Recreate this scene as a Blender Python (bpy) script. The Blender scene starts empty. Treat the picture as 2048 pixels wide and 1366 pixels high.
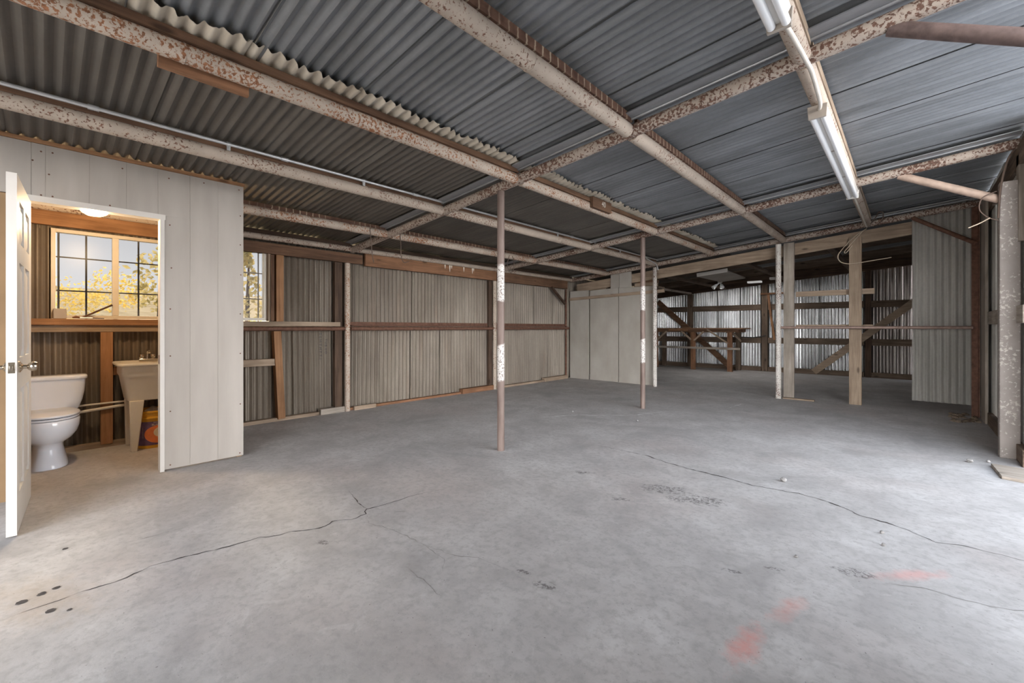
import bpy, bmesh, math, random
from mathutils import Vector, Matrix, noise
random.seed(7)
scn = bpy.context.scene
COL = scn.collection
PI = math.pi
V = Vector

# ------------------------------------------------------------------ helpers
class MB:
    def __init__(s): s.v = []; s.f = []; s.sm = []
    def add(s, vs, fs, smooth=False):
        b = len(s.v); s.v += [V(p) for p in vs]
        for f in fs: s.f.append([b + i for i in f]); s.sm.append(smooth)
        return s
    def hexa(s, p):
        return s.add(p, [(0,3,2,1),(4,5,6,7),(0,1,5,4),(1,2,6,5),(2,3,7,6),(3,0,4,7)])
    def box(s, x0, x1, y0, y1, z0, z1):
        return s.hexa([(x0,y0,z0),(x1,y0,z0),(x1,y1,z0),(x0,y1,z0),(x0,y0,z1),(x1,y0,z1),(x1,y1,z1),(x0,y1,z1)])
    def beam(s, p0, p1, w, h, up=(0,0,1), w2=None, h2=None):
        p0, p1 = V(p0), V(p1); d = (p1-p0).normalized(); up = V(up)
        sd = d.cross(up).normalized(); u = sd.cross(d).normalized()
        w2 = w if w2 is None else w2; h2 = h if h2 is None else h2
        a = [p0 - sd*w/2 - u*h/2, p0 + sd*w/2 - u*h/2, p0 + sd*w/2 + u*h/2, p0 - sd*w/2 + u*h/2]
        b = [p1 - sd*w2/2 - u*h2/2, p1 + sd*w2/2 - u*h2/2, p1 + sd*w2/2 + u*h2/2, p1 - sd*w2/2 + u*h2/2]
        return s.add(a+b, [(0,3,2,1)[::-1],(4,5,6,7)[::-1],(0,1,5,4)[::-1],(1,2,6,5)[::-1],(2,3,7,6)[::-1],(3,0,4,7)[::-1]])
    def tube(s, pts, r, n=14, cap=True):
        pts = [V(p) for p in pts]; m = len(pts)
        rs = r if isinstance(r, (list, tuple)) else [r]*m
        rings = []; ref = None
        for i in range(m):
            d = (pts[min(i+1, m-1)] - pts[max(i-1, 0)]).normalized()
            if ref is None:
                ref = d.orthogonal().normalized()
            else:
                ref = (ref - d*ref.dot(d)).normalized()
            o = d.cross(ref)
            rings.append([pts[i] + (ref*math.cos(2*PI*k/n) + o*math.sin(2*PI*k/n))*rs[i] for k in range(n)])
        return s.loft(rings, cap)
    def loft(s, rings, cap=True, smooth=True):
        n = len(rings[0]); vs = [p for r in rings for p in r]; fs = []
        b = len(s.v)
        s.add(vs, [], smooth)
        for i in range(len(rings)-1):
            for k in range(n):
                s.f.append([b+i*n+k, b+i*n+(k+1)%n, b+(i+1)*n+(k+1)%n, b+(i+1)*n+k]); s.sm.append(smooth)
        if cap:
            s.f.append([b+k for k in range(n)][::-1]); s.sm.append(False)
            s.f.append([b+(len(rings)-1)*n+k for k in range(n)]); s.sm.append(False)
        return s
    def lathe(s, prof, c=(0,0,0), n=28, axis='z', cap=True):
        c = V(c); rings = []
        for r, h in prof:
            ring = []
            for k in range(n):
                a = 2*PI*k/n; p = (r*math.cos(a), r*math.sin(a), h)
                if axis == 'y': p = (p[0], p[2], -p[1])
                if axis == 'x': p = (p[2], p[1], -p[0])
                ring.append(c + V(p))
            rings.append(ring)
        return s.loft(rings, cap)
    def corr(s, o, u, v, n, L, W, pitch=.0677, amp=.0118, ph=0, o0=0, o1=0, jag=None, nu=2, spp=8, wob=0):
        o, u, v, n = V(o), V(u), V(v), V(n)
        nv = max(4, int(round(W/pitch*spp))); vs = []
        for j in range(nv+1):
            t = W*j/nv; h = amp*math.sin(2*PI*(t/pitch)+ph) + o0 + (o1-o0)*t/W
            LL = L + (jag(t) if jag else 0)
            for i in range(nu):
                q = LL*i/(nu-1)
                hh = h + (wob*noise.noise(V((t*2.3+o.y*3+o.x, q*1.6, o.z*2))) if wob else 0)
                vs.append(o + u*q + v*t + n*hh)
        fs = [(j*nu+i, j*nu+i+1, (j+1)*nu+i+1, (j+1)*nu+i) for j in range(nv) for i in range(nu-1)]
        return s.add(vs, fs, True)
    def build(s, name, mat, parent=None, bevel=0, local=False, angle=40, solid=0):
        me = bpy.data.meshes.new(name)
        o = bpy.data.objects.new(name, me)
        if local:
            org = V((0,0,0))
        else:
            xs = [p.x for p in s.v]; ys = [p.y for p in s.v]; zs = [p.z for p in s.v]
            org = V(((min(xs)+max(xs))/2, (min(ys)+max(ys))/2, min(zs)))
        me.from_pydata([p - org for p in s.v], [], s.f)
        bm = bmesh.new(); bm.from_mesh(me); bmesh.ops.recalc_face_normals(bm, faces=bm.faces); bm.to_mesh(me); bm.free()
        me.polygons.foreach_set('use_smooth', [bool(x) for x in s.sm])
        me.set_sharp_from_angle(angle=math.radians(angle))
        me.materials.append(mat)
        COL.objects.link(o)
        if parent is not None:
            o.parent = parent
            o.location = V((0,0,0)) if local else org - wloc(parent)
        else:
            o.location = org
        if bevel:
            m = o.modifiers.new('bevel', 'BEVEL'); m.width = bevel; m.segments = 2; m.limit_method = 'ANGLE'; m.angle_limit = math.radians(50)
        if solid:
            m = o.modifiers.new('thick', 'SOLIDIFY'); m.thickness = solid; m.offset = 0
        return o

def wloc(o):
    p = V((0,0,0))
    while o is not None: p = p + o.location; o = o.parent
    return p
def tag(o, label, cat, group=None):
    o['label'] = label; o['category'] = cat; o['kind'] = 'thing'
    if group: o['group'] = group
    return o
def thing(name, loc, label, cat, group=None, rz=0):
    o = bpy.data.objects.new(name, None); o.location = loc; o.rotation_euler = (0,0,rz)
    o.empty_display_size = .1
    COL.objects.link(o); return tag(o, label, cat, group)
def struct(o, label=None, cat=None):
    o['kind'] = 'structure'
    if label: o['label'] = label
    if cat: o['category'] = cat
    return o
def ring(cx, cy, z, rx, ry, n=40, e=2.0):
    out = []
    for k in range(n):
        a = 2*PI*k/n; c, d = math.cos(a), math.sin(a)
        out.append(V((cx + rx*math.copysign(abs(c)**(2/e), c), cy + ry*math.copysign(abs(d)**(2/e), d), z)))
    return out
def spline(pts, n=8):
    pts = [V(p) for p in pts]; out = []
    for i in range(len(pts)-1):
        p0 = pts[max(i-1,0)]; p1 = pts[i]; p2 = pts[i+1]; p3 = pts[min(i+2, len(pts)-1)]
        for k in range(n):
            t = k/n
            out.append(.5*((2*p1)+(p2-p0)*t+(2*p0-5*p1+4*p2-p3)*t*t+(3*p1-p0-3*p2+p3)*t**3))
    out.append(pts[-1]); return out

# ------------------------------------------------------------------ materials
class NT:
    def __init__(s, name):
        s.m = bpy.data.materials.new(name); s.m.use_nodes = True
        s.t = s.m.node_tree; s.t.nodes.clear()
        s.out = s.t.nodes.new('ShaderNodeOutputMaterial')
        s.b = s.t.nodes.new('ShaderNodeBsdfPrincipled')
        s.t.links.new(s.b.outputs[0], s.out.inputs[0])
    def n(s, typ, **kw):
        nd = s.t.nodes.new(typ)
        for k, v in kw.items(): setattr(nd, k, v)
        return nd
    def l(s, a, b): s.t.links.new(a, b)
    def coord(s, scale=(1,1,1), rnd=True):
        tc = s.n('ShaderNodeTexCoord'); mp = s.n('ShaderNodeMapping'); mp.inputs['Scale'].default_value = scale
        if rnd:
            oi = s.n('ShaderNodeObjectInfo'); mu = s.n('ShaderNodeMath', operation='MULTIPLY'); mu.inputs[1].default_value = 37.0
            ad = s.n('ShaderNodeVectorMath', operation='ADD')
            s.l(oi.outputs['Random'], mu.inputs[0]); s.l(tc.outputs['Object'], ad.inputs[0]); s.l(mu.outputs[0], ad.inputs[1]); s.l(ad.outputs[0], mp.inputs[0])
        else:
            s.l(tc.outputs['Object'], mp.inputs[0])
        return mp.outputs[0]
    def noise(s, vec, scale, detail=5, rough=.55, dist=0):
        nd = s.n('ShaderNodeTexNoise'); nd.inputs['Scale'].default_value = scale; nd.inputs['Detail'].default_value = detail
        nd.inputs['Roughness'].default_value = rough; nd.inputs['Distortion'].default_value = dist
        s.l(vec, nd.inputs['Vector']); return nd.outputs['Fac']
    def ramp(s, fac, stops, interp='LINEAR'):
        r = s.n('ShaderNodeValToRGB'); e = r.color_ramp; e.interpolation = interp
        while len(e.elements) < len(stops): e.elements.new(.5)
        for el, (p, c) in zip(e.elements, stops):
            el.position = p; el.color = (c, c, c, 1) if isinstance(c, (int, float)) else (*c, 1)
        s.l(fac, r.inputs[0]); return r.outputs['Color']
    def mix(s, fac, a, b, mode='MIX'):
        m = s.n('ShaderNodeMix', data_type='RGBA', blend_type=mode)
        for i, x in ((0, fac), (6, a), (7, b)):
            if isinstance(x, (int, float)): m.inputs[i].default_value = x
            elif isinstance(x, tuple): m.inputs[i].default_value = (*x, 1)
            else: s.l(x, m.inputs[i])
        return m.outputs[2]
    def math(s, op, a, b=0.0):
        m = s.n('ShaderNodeMath', operation=op)
        for i, x in enumerate((a, b)):
            if isinstance(x, (int, float)): m.inputs[i].default_value = x
            else: s.l(x, m.inputs[i])
        return m.outputs[0]
    def bump(s, h, strength=.2, dist=.01):
        b = s.n('ShaderNodeBump'); b.inputs['Strength'].default_value = strength; b.inputs['Distance'].default_value = dist
        s.l(h, b.inputs['Height']); s.l(b.outputs[0], s.b.inputs['Normal'])
    def col(s, c):
        if isinstance(c, tuple): s.b.inputs['Base Color'].default_value = (*c, 1)
        else: s.l(c, s.b.inputs['Base Color'])
    def set(s, rough=.6, metal=0, spec=.5):
        s.b.inputs['Roughness'].default_value = rough; s.b.inputs['Metallic'].default_value = metal
        s.b.inputs['Specular IOR Level'].default_value = spec
        return s.m

def plain(name, c, rough=.5, metal=0, spec=.5, var=.08, scale=9):
    t = NT(name); vec = t.coord(); f = t.noise(vec, scale, 4)
    t.col(t.ramp(f, [(.3, tuple(x*(1-var) for x in c)), (.7, tuple(min(1, x*(1+var)) for x in c))]))
    return t.set(rough, metal, spec)

def wood(name, dark, light, axis, rough=.8, knots=True):
    t = NT(name); sc = [16, 16, 16]; sc[axis] = 1.1
    vec = t.coord(tuple(sc)); f = t.noise(vec, 1.6, 7, .62, .6)
    c = t.ramp(f, [(.28, dark), (.5, tuple((a+b)/2 for a, b in zip(dark, light))), (.72, light)])
    v2 = t.coord((1,1,1)); g = t.noise(v2, 2.2, 4)
    c = t.mix(t.ramp(g, [(.4, .0), (.75, .55)]), c, tuple(x*.55 for x in dark))
    if knots:
        sk = [9, 9, 9]; sk[axis] = 3
        vo = t.n('ShaderNodeTexVoronoi'); t.l(t.coord(tuple(sk)), vo.inputs['Vector']); vo.inputs['Scale'].default_value = .7
        c = t.mix(t.ramp(vo.outputs['Distance'], [(.06, .8), (.13, 0)]), c, tuple(x*.4 for x in dark))
    t.col(c); t.bump(f, .25, .004); return t.set(rough, 0, .25)
def wood3(name, dark, light, **k): return [wood(name + '_along_' + 'xyz'[i], dark, light, i, **k) for i in range(3)]

def peel(name, paint, rust, scale=26, thr=.52, rust2=None, rough=.65):
    t = NT(name); vec = t.coord(); a = t.noise(vec, scale, 6, .62, .25); big = t.noise(vec, 2.6, 3)
    m = t.math('ADD', a, t.math('MULTIPLY', t.math('SUBTRACT', big, .5), .45))
    mask = t.ramp(m, [(thr, 0), (thr+.045, 1)])
    pc = t.ramp(t.noise(vec, 7, 4), [(.3, tuple(x*.82 for x in paint)), (.7, paint)])
    rc = t.ramp(t.noise(vec, 45, 4), [(.35, rust), (.7, rust2 or tuple(min(1, x*2.2) for x in rust))])
    t.col(t.mix(mask, pc, rc)); t.bump(mask, -.35, .003); return t.set(rough, 0, .3)

def galv(name, dark, light, axis, metal=.25, rough=.5, rustc=None, rustamt=.0, spangle=.1):
    t = NT(name); sc = [5, 5, 5]; sc[axis] = .7
    f = t.noise(t.coord(tuple(sc)), 1.0, 6, .6, .3)
    c = t.ramp(f, [(.3, dark), (.7, light)])
    g = t.noise(t.coord((1,1,1)), 1.1, 4)
    c = t.mix(t.ramp(g, [(.42, 0), (.62, .35)]), c, tuple(x*.72 for x in dark))
    s2 = [18, 18, 18]; s2[axis] = 1.0
    h = t.noise(t.coord(tuple(s2)), 1.3, 5, .65)
    c = t.mix(t.ramp(h, [(.55, 0), (.85, .35)]), c, tuple(min(1, x*1.2) for x in light))
    if spangle:
        vo = t.n('ShaderNodeTexVoronoi'); t.l(t.coord((1,1,1)), vo.inputs['Vector']); vo.inputs['Scale'].default_value = 42
        sp = t.n('ShaderNodeSeparateColor'); t.l(vo.outputs['Color'], sp.inputs[0])
        c = t.mix(spangle, c, t.ramp(sp.outputs[0], [(0, .35), (1, 1.0)]), 'MULTIPLY')
    if rustc:
        r = t.noise(t.coord(tuple(x*.9 for x in sc)), 1.2, 5, .7)
        c = t.mix(t.ramp(r, [(.55, 0), (.8, rustamt)]), c, rustc)
    t.col(c); return t.set(rough, metal, .4)

M = {}
W_BROWN = wood3('brown_lumber', (.085,.045,.028), (.24,.135,.08))
W_ORANGE = wood3('orange_lumber', (.23,.115,.055), (.46,.25,.13))  # on bathroom timber this orange also carries the warm window glow
W_TAN = wood3('tan_lumber', (.235,.17,.12), (.46,.355,.26))
W_GREY = wood3('grey_lumber', (.22,.185,.15), (.47,.41,.35))
W_DARK = wood3('dark_lumber', (.045,.028,.02), (.13,.083,.056))
W_BACK = wood3('weathered_lumber', (.08,.055,.04), (.22,.16,.115))
W_RED = wood3('red_lumber', (.15,.075,.04), (.37,.19,.105))
M['peel'] = peel('peeling_cream_paint', (.50,.415,.34), (.11,.055,.036), 62, .575)
M['peel2'] = peel('flaking_cream_paint', (.53,.44,.36), (.18,.08,.04), 60, .535)
M['peelpost'] = peel('peeling_white_post_paint', (.70,.66,.61), (.12,.075,.06), 75, .55)
M['peelraf'] = peel('worn_rafter_paint', (.47,.39,.325), (.095,.052,.037), 55, .50)
M['mauve'] = peel('peeling_mauve_paint', (.31,.27,.245), (.41,.365,.32), 42, .56, (.55,.50,.45))
M['rust'] = plain('rusted_steel', (.15,.075,.05), .7, .2, .3, .35, 22)
M['brownpipe'] = plain('brown_pipe', (.30,.21,.175), .5, .25, .4, .22, 18)
M['tanpipe'] = plain('tan_brace_pipe', (.46,.34,.27), .55, .1, .4, .16, 14)
M['darkpipe'] = plain('dark_brace_pipe', (.15,.105,.095), .55, .2, .4, .3, 25)
M['conduit'] = plain('galvanised_conduit', (.62,.62,.62), .35, .6, .5, .08, 12)
M['conduit_w'] = plain('painted_conduit', (.62,.57,.50), .5, 0, .4, .08, 12)
M['white'] = plain('white_paint', (.64,.605,.56), .45, 0, .4, .03)
M['panelw'] = None
M['taupe'] = plain('taupe_enamel', (.40,.35,.30), .5, 0, .4, .05)
M['tube'] = plain('white_tube_glass', (.86,.86,.86), .25, 0, .5, .02)
M['ceramic'] = plain('white_ceramic', (.74,.78,.86), .12, 0, .5, .01)
M['seatp'] = plain('white_seat_plastic', (.76,.79,.85), .2, 0, .5, .01)
M['dark'] = plain('dark_gap', (.02,.02,.02), .8, 0, .2)
M['tubp'] = plain('ivory_plastic', (.78,.74,.66), .4, 0, .4, .03)
M['chrome'] = plain('chrome', (.75,.73,.70), .15, 1, .5, .02)
M['nickel'] = plain('worn_nickel', (.56,.49,.40), .25, 1, .5, .05)
M['bucket'] = plain('yellow_plastic', (.72,.38,.03), .4, 0, .4, .06)
M['purple'] = plain('purple_label', (.16,.09,.17), .5, 0, .4, .25, 30)
M['orangel'] = plain('orange_label', (.78,.22,.07), .5, 0, .4, .1, 20)
M['palel'] = plain('pale_label', (.75,.66,.48), .5, 0, .4, .1, 20)
M['ink'] = plain('black_ink', (.03,.025,.03), .5, 0, .4)
M['chalk'] = plain('white_marking', (.78,.74,.66), .8, 0, .2)
M['foil'] = plain('silver_foil', (.8,.8,.8), .3, .8, .5, .1, 40)
M['frame_al'] = plain('cream_window_frame', (.72,.66,.56), .45, 0, .4, .04)
M['barm'] = plain('dark_window_bars', (.22,.19,.17), .6, .2, .3, .2)
M['ply'] = plain('tan_plywood', (.30,.195,.105), .7, 0, .3, .15, 3)
def mk_marked():
    t = NT('rust_strip_with_sheet_marks'); tc = t.n('ShaderNodeTexCoord'); sp = t.n('ShaderNodeSeparateXYZ'); t.l(tc.outputs['Object'], sp.inputs[0])
    vec = t.coord((1,1,1)); nz = t.noise(vec, 30, 4)
    ph = t.math('ADD', t.math('MULTIPLY', sp.outputs[1], 2*PI/.0677), t.math('MULTIPLY', nz, 2.0))
    ln = t.ramp(t.math('SINE', ph), [(.80, 0), (.93, .8)])
    ln = t.math('MULTIPLY', ln, t.ramp(t.noise(vec, 2.2, 3), [(.38, 0), (.55, 1)]))
    base = t.ramp(t.noise(vec, 16, 5), [(.3, (.085,.042,.028)), (.7, (.19,.105,.07))])
    t.col(t.mix(ln, base, (.50,.39,.28))); return t.set(.75, .1, .3)
M['marked'] = mk_marked()
M['wire'] = plain('dark_wire', (.13,.09,.07), .6, 0, .3)
M['cable'] = plain('beige_cable', (.52,.42,.32), .6, 0, .3)
M['black'] = plain('black_rubber', (.03,.03,.03), .6, 0, .3)
M['stone'] = plain('grey_stone', (.27,.26,.25), .9, 0, .2, .3, 40)
M['crack'] = plain('dark_crack', (.10,.09,.085), 1, 0, 0, .3, 30)
M['scratch'] = plain('faint_scratch', (.30,.285,.27), 1, 0, 0, .2, 30)
M['dust'] = plain('white_dust', (.74,.74,.73), 1, 0, 0, .1, 30)
M['roofA'] = galv('old_roof_sheet_dimmed', (.11,.097,.083), (.185,.167,.145), 0, .15, .55, (.13,.085,.05), .25)  # older lower course; the left side's warm, dim light is put into its brown
M['roofB'] = galv('galvanised_roof_sheet', (.175,.18,.185), (.32,.33,.345), 0, .35, .45)  # upper course; cooler, brighter tone carries the daylight from the open side
M['lap'] = galv('painted_sheet_end', (.42,.36,.28), (.70,.63,.52), 0, .0, .8, (.3,.18,.09), .5)
M['wallL'] = galv('wall_sheet', (.165,.132,.10), (.275,.235,.19), 2, .2, .5, (.25,.15,.09), .35)
M['wallB'] = galv('bright_galvanised_sheet', (.42,.42,.42), (.76,.765,.77), 2, .85, .24, None, 0, .15)
M['wallC'] = galv('brown_tinged_sheet', (.22,.19,.18), (.46,.42,.40), 2, .7, .3)
M['wallP'] = galv('pale_sheet', (.34,.325,.295), (.50,.48,.44), 2, .15, .6)
M['flash'] = galv('flat_flashing', (.30,.30,.31), (.42,.43,.44), 0, .4, .4)

def mk_panel():
    t = NT('white_wall_panel'); vec = t.coord((3,3,.5), False); f = t.noise(vec, 2, 5)
    c = t.ramp(f, [(.3, (.37,.333,.295)), (.7, (.44,.40,.358))])
    t.col(c); t.bump(t.noise(t.coord((60,60,2), False), 1, 3), .12, .003); return t.set(.6, 0, .3)
M['panelw'] = mk_panel()
def mk_board():
    t = NT('dirty_white_board'); vec = t.coord((1,1,.6)); f = t.noise(vec, 2.2, 6)
    c = t.ramp(f, [(.3, (.315,.285,.245)), (.7, (.42,.39,.35))])
    g = t.noise(t.coord((14,14,.8)), 1, 4); c = t.mix(t.ramp(g, [(.6, 0), (.8, .4)]), c, (.36,.29,.21))
    t.col(c); return t.set(.7, 0, .3)
M['board'] = mk_board()

def mk_bandpost():
    t = NT('brown_post_with_white_bands'); tc = t.n('ShaderNodeTexCoord'); sp = t.n('ShaderNodeSeparateXYZ'); t.l(tc.outputs['Object'], sp.inputs[0])
    vec = t.coord((1,1,1), False); nz = t.noise(vec, 8, 4)
    z = t.math('ADD', sp.outputs[2], t.math('MULTIPLY', t.math('SUBTRACT', nz, .5), .10))
    band = t.ramp(t.math('MULTIPLY', z, .4), [(.260,0),(.263,1),(.392,1),(.398,0),(.556,0),(.559,1),(.690,1),(.694,0)])
    spots = t.ramp(t.noise(vec, 60, 5, .65), [(.54, 1), (.58, 0)])
    brown = t.ramp(t.noise(t.coord((8,8,1.5), False), 2, 4), [(.3, (.13,.09,.075)), (.7, (.235,.175,.15))])
    white = t.mix(spots, (.14,.105,.09), (.56,.53,.50))
    t.col(t.mix(band, brown, white)); return t.set(.55, .05, .4)
M['bandpost'] = mk_bandpost()

def mk_concrete():
    t = NT('worn_concrete'); tc = t.n('ShaderNodeTexCoord'); vec = tc.outputs['Object']
    big = t.noise(vec, .55, 5, .55, .4); mid = t.noise(vec, 2.3, 7, .62, .3); fine = t.noise(vec, 26, 7, .7)
    c = t.ramp(mid, [(.30, (.39,.37,.36)), (.5, (.51,.49,.48)), (.70, (.63,.612,.602))])
    c = t.mix(t.ramp(big, [(.35, .0), (.6, .42)]), c, (.43,.415,.41))
    sm = t.noise(vec, 1.35, 4, .55, .9); c = t.mix(t.ramp(sm, [(.54, 0), (.68, .5)]), c, (.31,.297,.29))
    pk = t.noise(vec, .9, 3, .5); c = t.mix(t.ramp(pk, [(.5, 0), (.68, .35)]), c, (.47,.40,.375))
    c = t.mix(t.ramp(fine, [(.36, .5), (.52, 0)]), c, (.31,.295,.285))
    f2 = t.noise(vec, 9, 6, .68, .4); c = t.mix(t.ramp(f2, [(.4, .28), (.52, 0)]), c, (.34,.325,.315))
    wp = t.noise(vec, 5.5, 6, .7, 1.0); c = t.mix(t.ramp(wp, [(.6, 0), (.75, .45)]), c, (.67,.66,.65))
    sp = t.noise(vec, 75, 2, .5); c = t.mix(t.ramp(sp, [(.715, 0), (.74, .7)]), c, (.17,.15,.14))
    def blob(cx, cy, ang, sx, sy, colr, amt, c):
        mp = t.n('ShaderNodeMapping', vector_type='TEXTURE'); mp.inputs['Location'].default_value = (cx, cy, 0)
        mp.inputs['Rotation'].default_value = (0,0,ang); mp.inputs['Scale'].default_value = (sx, sy, 1); t.l(vec, mp.inputs[0])
        ln = t.n('ShaderNodeVectorMath', operation='LENGTH'); t.l(mp.outputs[0], ln.inputs[0])
        d = t.math('ADD', ln.outputs['Value'], t.math('MULTIPLY', t.math('SUBTRACT', t.noise(vec, 11, 6, .72), .5), 2.4))
        return t.mix(t.ramp(d, [(.15, amt), (1.0, 0)]), c, colr)
    c = blob(-.435, 1.72, 1.55, .17, .055, (.72,.24,.19), .55, c)
    c = blob(-.365, 2.06, 1.3, .14, .05, (.72,.27,.21), .38, c)
    c = blob(.0, 2.72, .85, .22, .05, (.74,.30,.26), .42, c)
    c = blob(-2.7, .0, .3, .35, .16, (.42,.33,.24), .4, c)
    rough = t.ramp(t.noise(vec, 42, 6, .72, .8), [(.475, 0), (.54, 1)])
    tot = None
    for cx, cy, ang, sx, sy in [(-1.283,2.993,.5,.20,.10),(-1.037,2.953,.5,.22,.10),(-1.196,1.516,.4,.06,.04),(-.191,2.575,.3,.10,.05),(-1.332,1.53,.4,.04,.02),(-1.42,2.62,.5,.08,.04),(-2.31,1.01,.4,.05,.03),(-1.9,2.9,.5,.10,.03),(-.62,2.2,.4,.05,.02),(-.47,2.36,.4,.05,.02)]:
        mp = t.n('ShaderNodeMapping', vector_type='TEXTURE'); mp.inputs['Location'].default_value = (cx, cy, 0)
        mp.inputs['Rotation'].default_value = (0,0,ang); mp.inputs['Scale'].default_value = (sx, sy, 1); t.l(vec, mp.inputs[0])
        ln = t.n('ShaderNodeVectorMath', operation='LENGTH'); t.l(mp.outputs[0], ln.inputs[0])
        d = t.math('ADD', ln.outputs['Value'], t.math('MULTIPLY', t.math('SUBTRACT', t.noise(vec, 18, 4, .6), .5), 1.6))
        r_ = t.ramp(d, [(.55, 1), (.95, 0)])
        tot = r_ if tot is None else t.math('MAXIMUM', tot, r_)
    pitm = t.math('MULTIPLY', rough, tot)
    c = t.mix(t.math('MULTIPLY', pitm, .8), c, (.13,.12,.115))
    t.col(c); t.bump(t.math('SUBTRACT', t.math('ADD', t.math('MULTIPLY', fine, .5), mid), pitm), .22, .01)
    t.b.inputs['Roughness'].default_value = .75; t.b.inputs['Specular IOR Level'].default_value = .3
    return t.m
M['concrete'] = mk_concrete()

def mk_glass():
    t = NT('dimmed_window_glass'); t.t.nodes.remove(t.b)
    tr = t.n('ShaderNodeBsdfTransparent'); tr.inputs[0].default_value = (.44,.442,.446,1)  # even tint added to dim the sky and sun through the panes
    gl = t.n('ShaderNodeBsdfGlossy'); gl.inputs['Roughness'].default_value = .3; gl.inputs[0].default_value = (.9,.9,.9,1)
    mx = t.n('ShaderNodeMixShader'); mx.inputs[0].default_value = .01
    t.l(tr.outputs[0], mx.inputs[1]); t.l(gl.outputs[0], mx.inputs[2]); t.l(mx.outputs[0], t.out.inputs[0]); return t.m
M['glass'] = mk_glass()
def mk_emit(name, c, s):
    t = NT(name); t.col(c); t.b.inputs['Emission Color'].default_value = (*c, 1); t.b.inputs['Emission Strength'].default_value = s
    return t.set(.4)
M['globe'] = mk_emit('lit_opal_glass', (1.0,.8,.52), .32)
M['lit'] = mk_emit('lit_strip_diffuser', (.95,.93,.9), .08)  # faint glow added to go with the far-bay fill
M['grass'] = None
def mk_grass(name, a, b, sc):
    t = NT(name); vec = t.coord((1,1,1), False); f = t.noise(vec, sc, 7, .7, .5)
    t.col(t.ramp(f, [(.3, a), (.7, b)])); return t.set(.95, 0, .1)
M['grass'] = mk_grass('dry_grass', (.36,.26,.13), (.80,.66,.42), .9)
M['gravel'] = mk_grass('pale_gravel', (.60,.62,.65), (.72,.74,.77), 3)
def mk_leaf(name, a, b):
    t = NT(name); f = t.noise(t.coord((1,1,1), False), 3, 5); c = t.ramp(f, [(.3, a), (.7, b)])
    t.col(c); t.set(.8, 0, .1); tr = t.n('ShaderNodeBsdfTranslucent'); t.l(c, tr.inputs[0])
    mx = t.n('ShaderNodeMixShader'); mx.inputs[0].default_value = .6
    t.l(t.b.outputs[0], mx.inputs[1]); t.l(tr.outputs[0], mx.inputs[2]); t.l(mx.outputs[0], t.out.inputs[0]); return t.m
M['leafy'] = mk_leaf('golden_leaves', (.85,.58,.10), (.98,.84,.36))
M['leafb'] = mk_leaf('brown_green_leaves', (.40,.34,.14), (.75,.62,.30))

# ------------------------------------------------------------------ measures (metres)
ZA, ZS = 2.7069, .08359
def zr(x, o=0): return ZA + ZS*x + o
XW = -5.768
PX = [-5.655, -4.7575, -3.66, -2.602, -1.5025, -.4419]
RY = [-.6, 2.903, 5.785, 8.172]
YEND, YBACK = -1.7, 13.0
RR, PR = .045, .047
ROOF = .108
SL = V((1, 0, ZS)).normalized(); NR = V((-ZS, 0, 1)).normalized()

# ------------------------------------------------------------------ setting: floor, ground, walls, ceiling
fl = struct(MB().box(-5.95, .86, -3.2, 13.15, -.12, 0).build('floor', M['concrete'], None))
fl.data.transform(Matrix.Translation(fl.location + V((0,0,0)))); fl.location = (0,0,0)

def strip(pts, w, name, mat, seg=.03, jit=.008, z=.0012, fade=True):
    pts = [V((x, y, 0)) for x, y in pts]; path = []
    for a, b in zip(pts, pts[1:]):
        n = max(1, int((b-a).length/seg))
        for k in range(n): path.append(a.lerp(b, k/n))
    path.append(pts[-1]); mb = MB(); vs = []
    m = len(path)
    for i, p in enumerate(path):
        d = (path[min(i+1, m-1)] - path[max(i-1, 0)]).normalized(); s_ = V((-d.y, d.x, 0))
        q = p + s_*random.uniform(-jit, jit)
        ww = w*random.choice((.25, .5, .8, 1.0, 1.5))*(min(1, 4*min(i, m-1-i)/m + .15) if fade else 1)
        vs += [q + s_*ww/2 + V((0,0,z)), q - s_*ww/2 + V((0,0,z))]
    mb.add(vs, [(2*i, 2*i+1, 2*i+3, 2*i+2) for i in range(m-1)])
    o = mb.build(name, mat, fl); return o
strip([(-2.622,-.118),(-2.641,-.038),(-2.642,.045),(-2.652,.107),(-2.646,.171),(-2.644,.256),(-2.681,.346),(-2.683,.391),(-2.671,.496),(-2.635,.628),(-2.624,.719),(-2.616,.801),(-2.56,.884),(-2.567,.941),(-2.483,1.068),(-2.482,1.102),(-2.516,1.159),(-2.456,1.245),(-2.466,1.344),(-2.534,1.382),(-2.52,1.415),(-2.508,1.532),(-2.493,1.706),(-2.448,1.921)], .0075, 'crack', M['crack'])
strip([(-2.534,1.382),(-2.688,1.405),(-2.905,1.449)], .005, 'crack', M['crack'])
strip([(-2.466,1.344),(-2.367,1.305),(-2.334,1.29),(-2.19,1.337),(-2.071,1.349),(-1.865,1.361),(-1.698,1.342),(-1.582,1.25)], .0035, 'crack', M['scratch'])
strip([(-1.865,1.361),(-1.655,1.415),(-1.58,1.463),(-1.472,1.476),(-1.362,1.503)], .004, 'crack', M['scratch'])
strip([(-2.3,3.64),(-2.207,3.659),(-1.993,3.67),(-1.722,3.662),(-1.521,3.594),(-1.343,3.563),(-1.065,3.536),(-.834,3.498),(-.681,3.521),(-.562,3.543),(-.395,3.51),(-.215,3.387),(-.037,3.344),(.106,3.239),(.185,3.275),(.419,3.278),(.6,3.26)], .010, 'crack', M['crack'])
strip([(-.117,2.524),(-.028,2.585),(.046,2.624),(.215,2.635),(.344,2.689),(.6,2.74)], .005, 'crack', M['scratch'])
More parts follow.
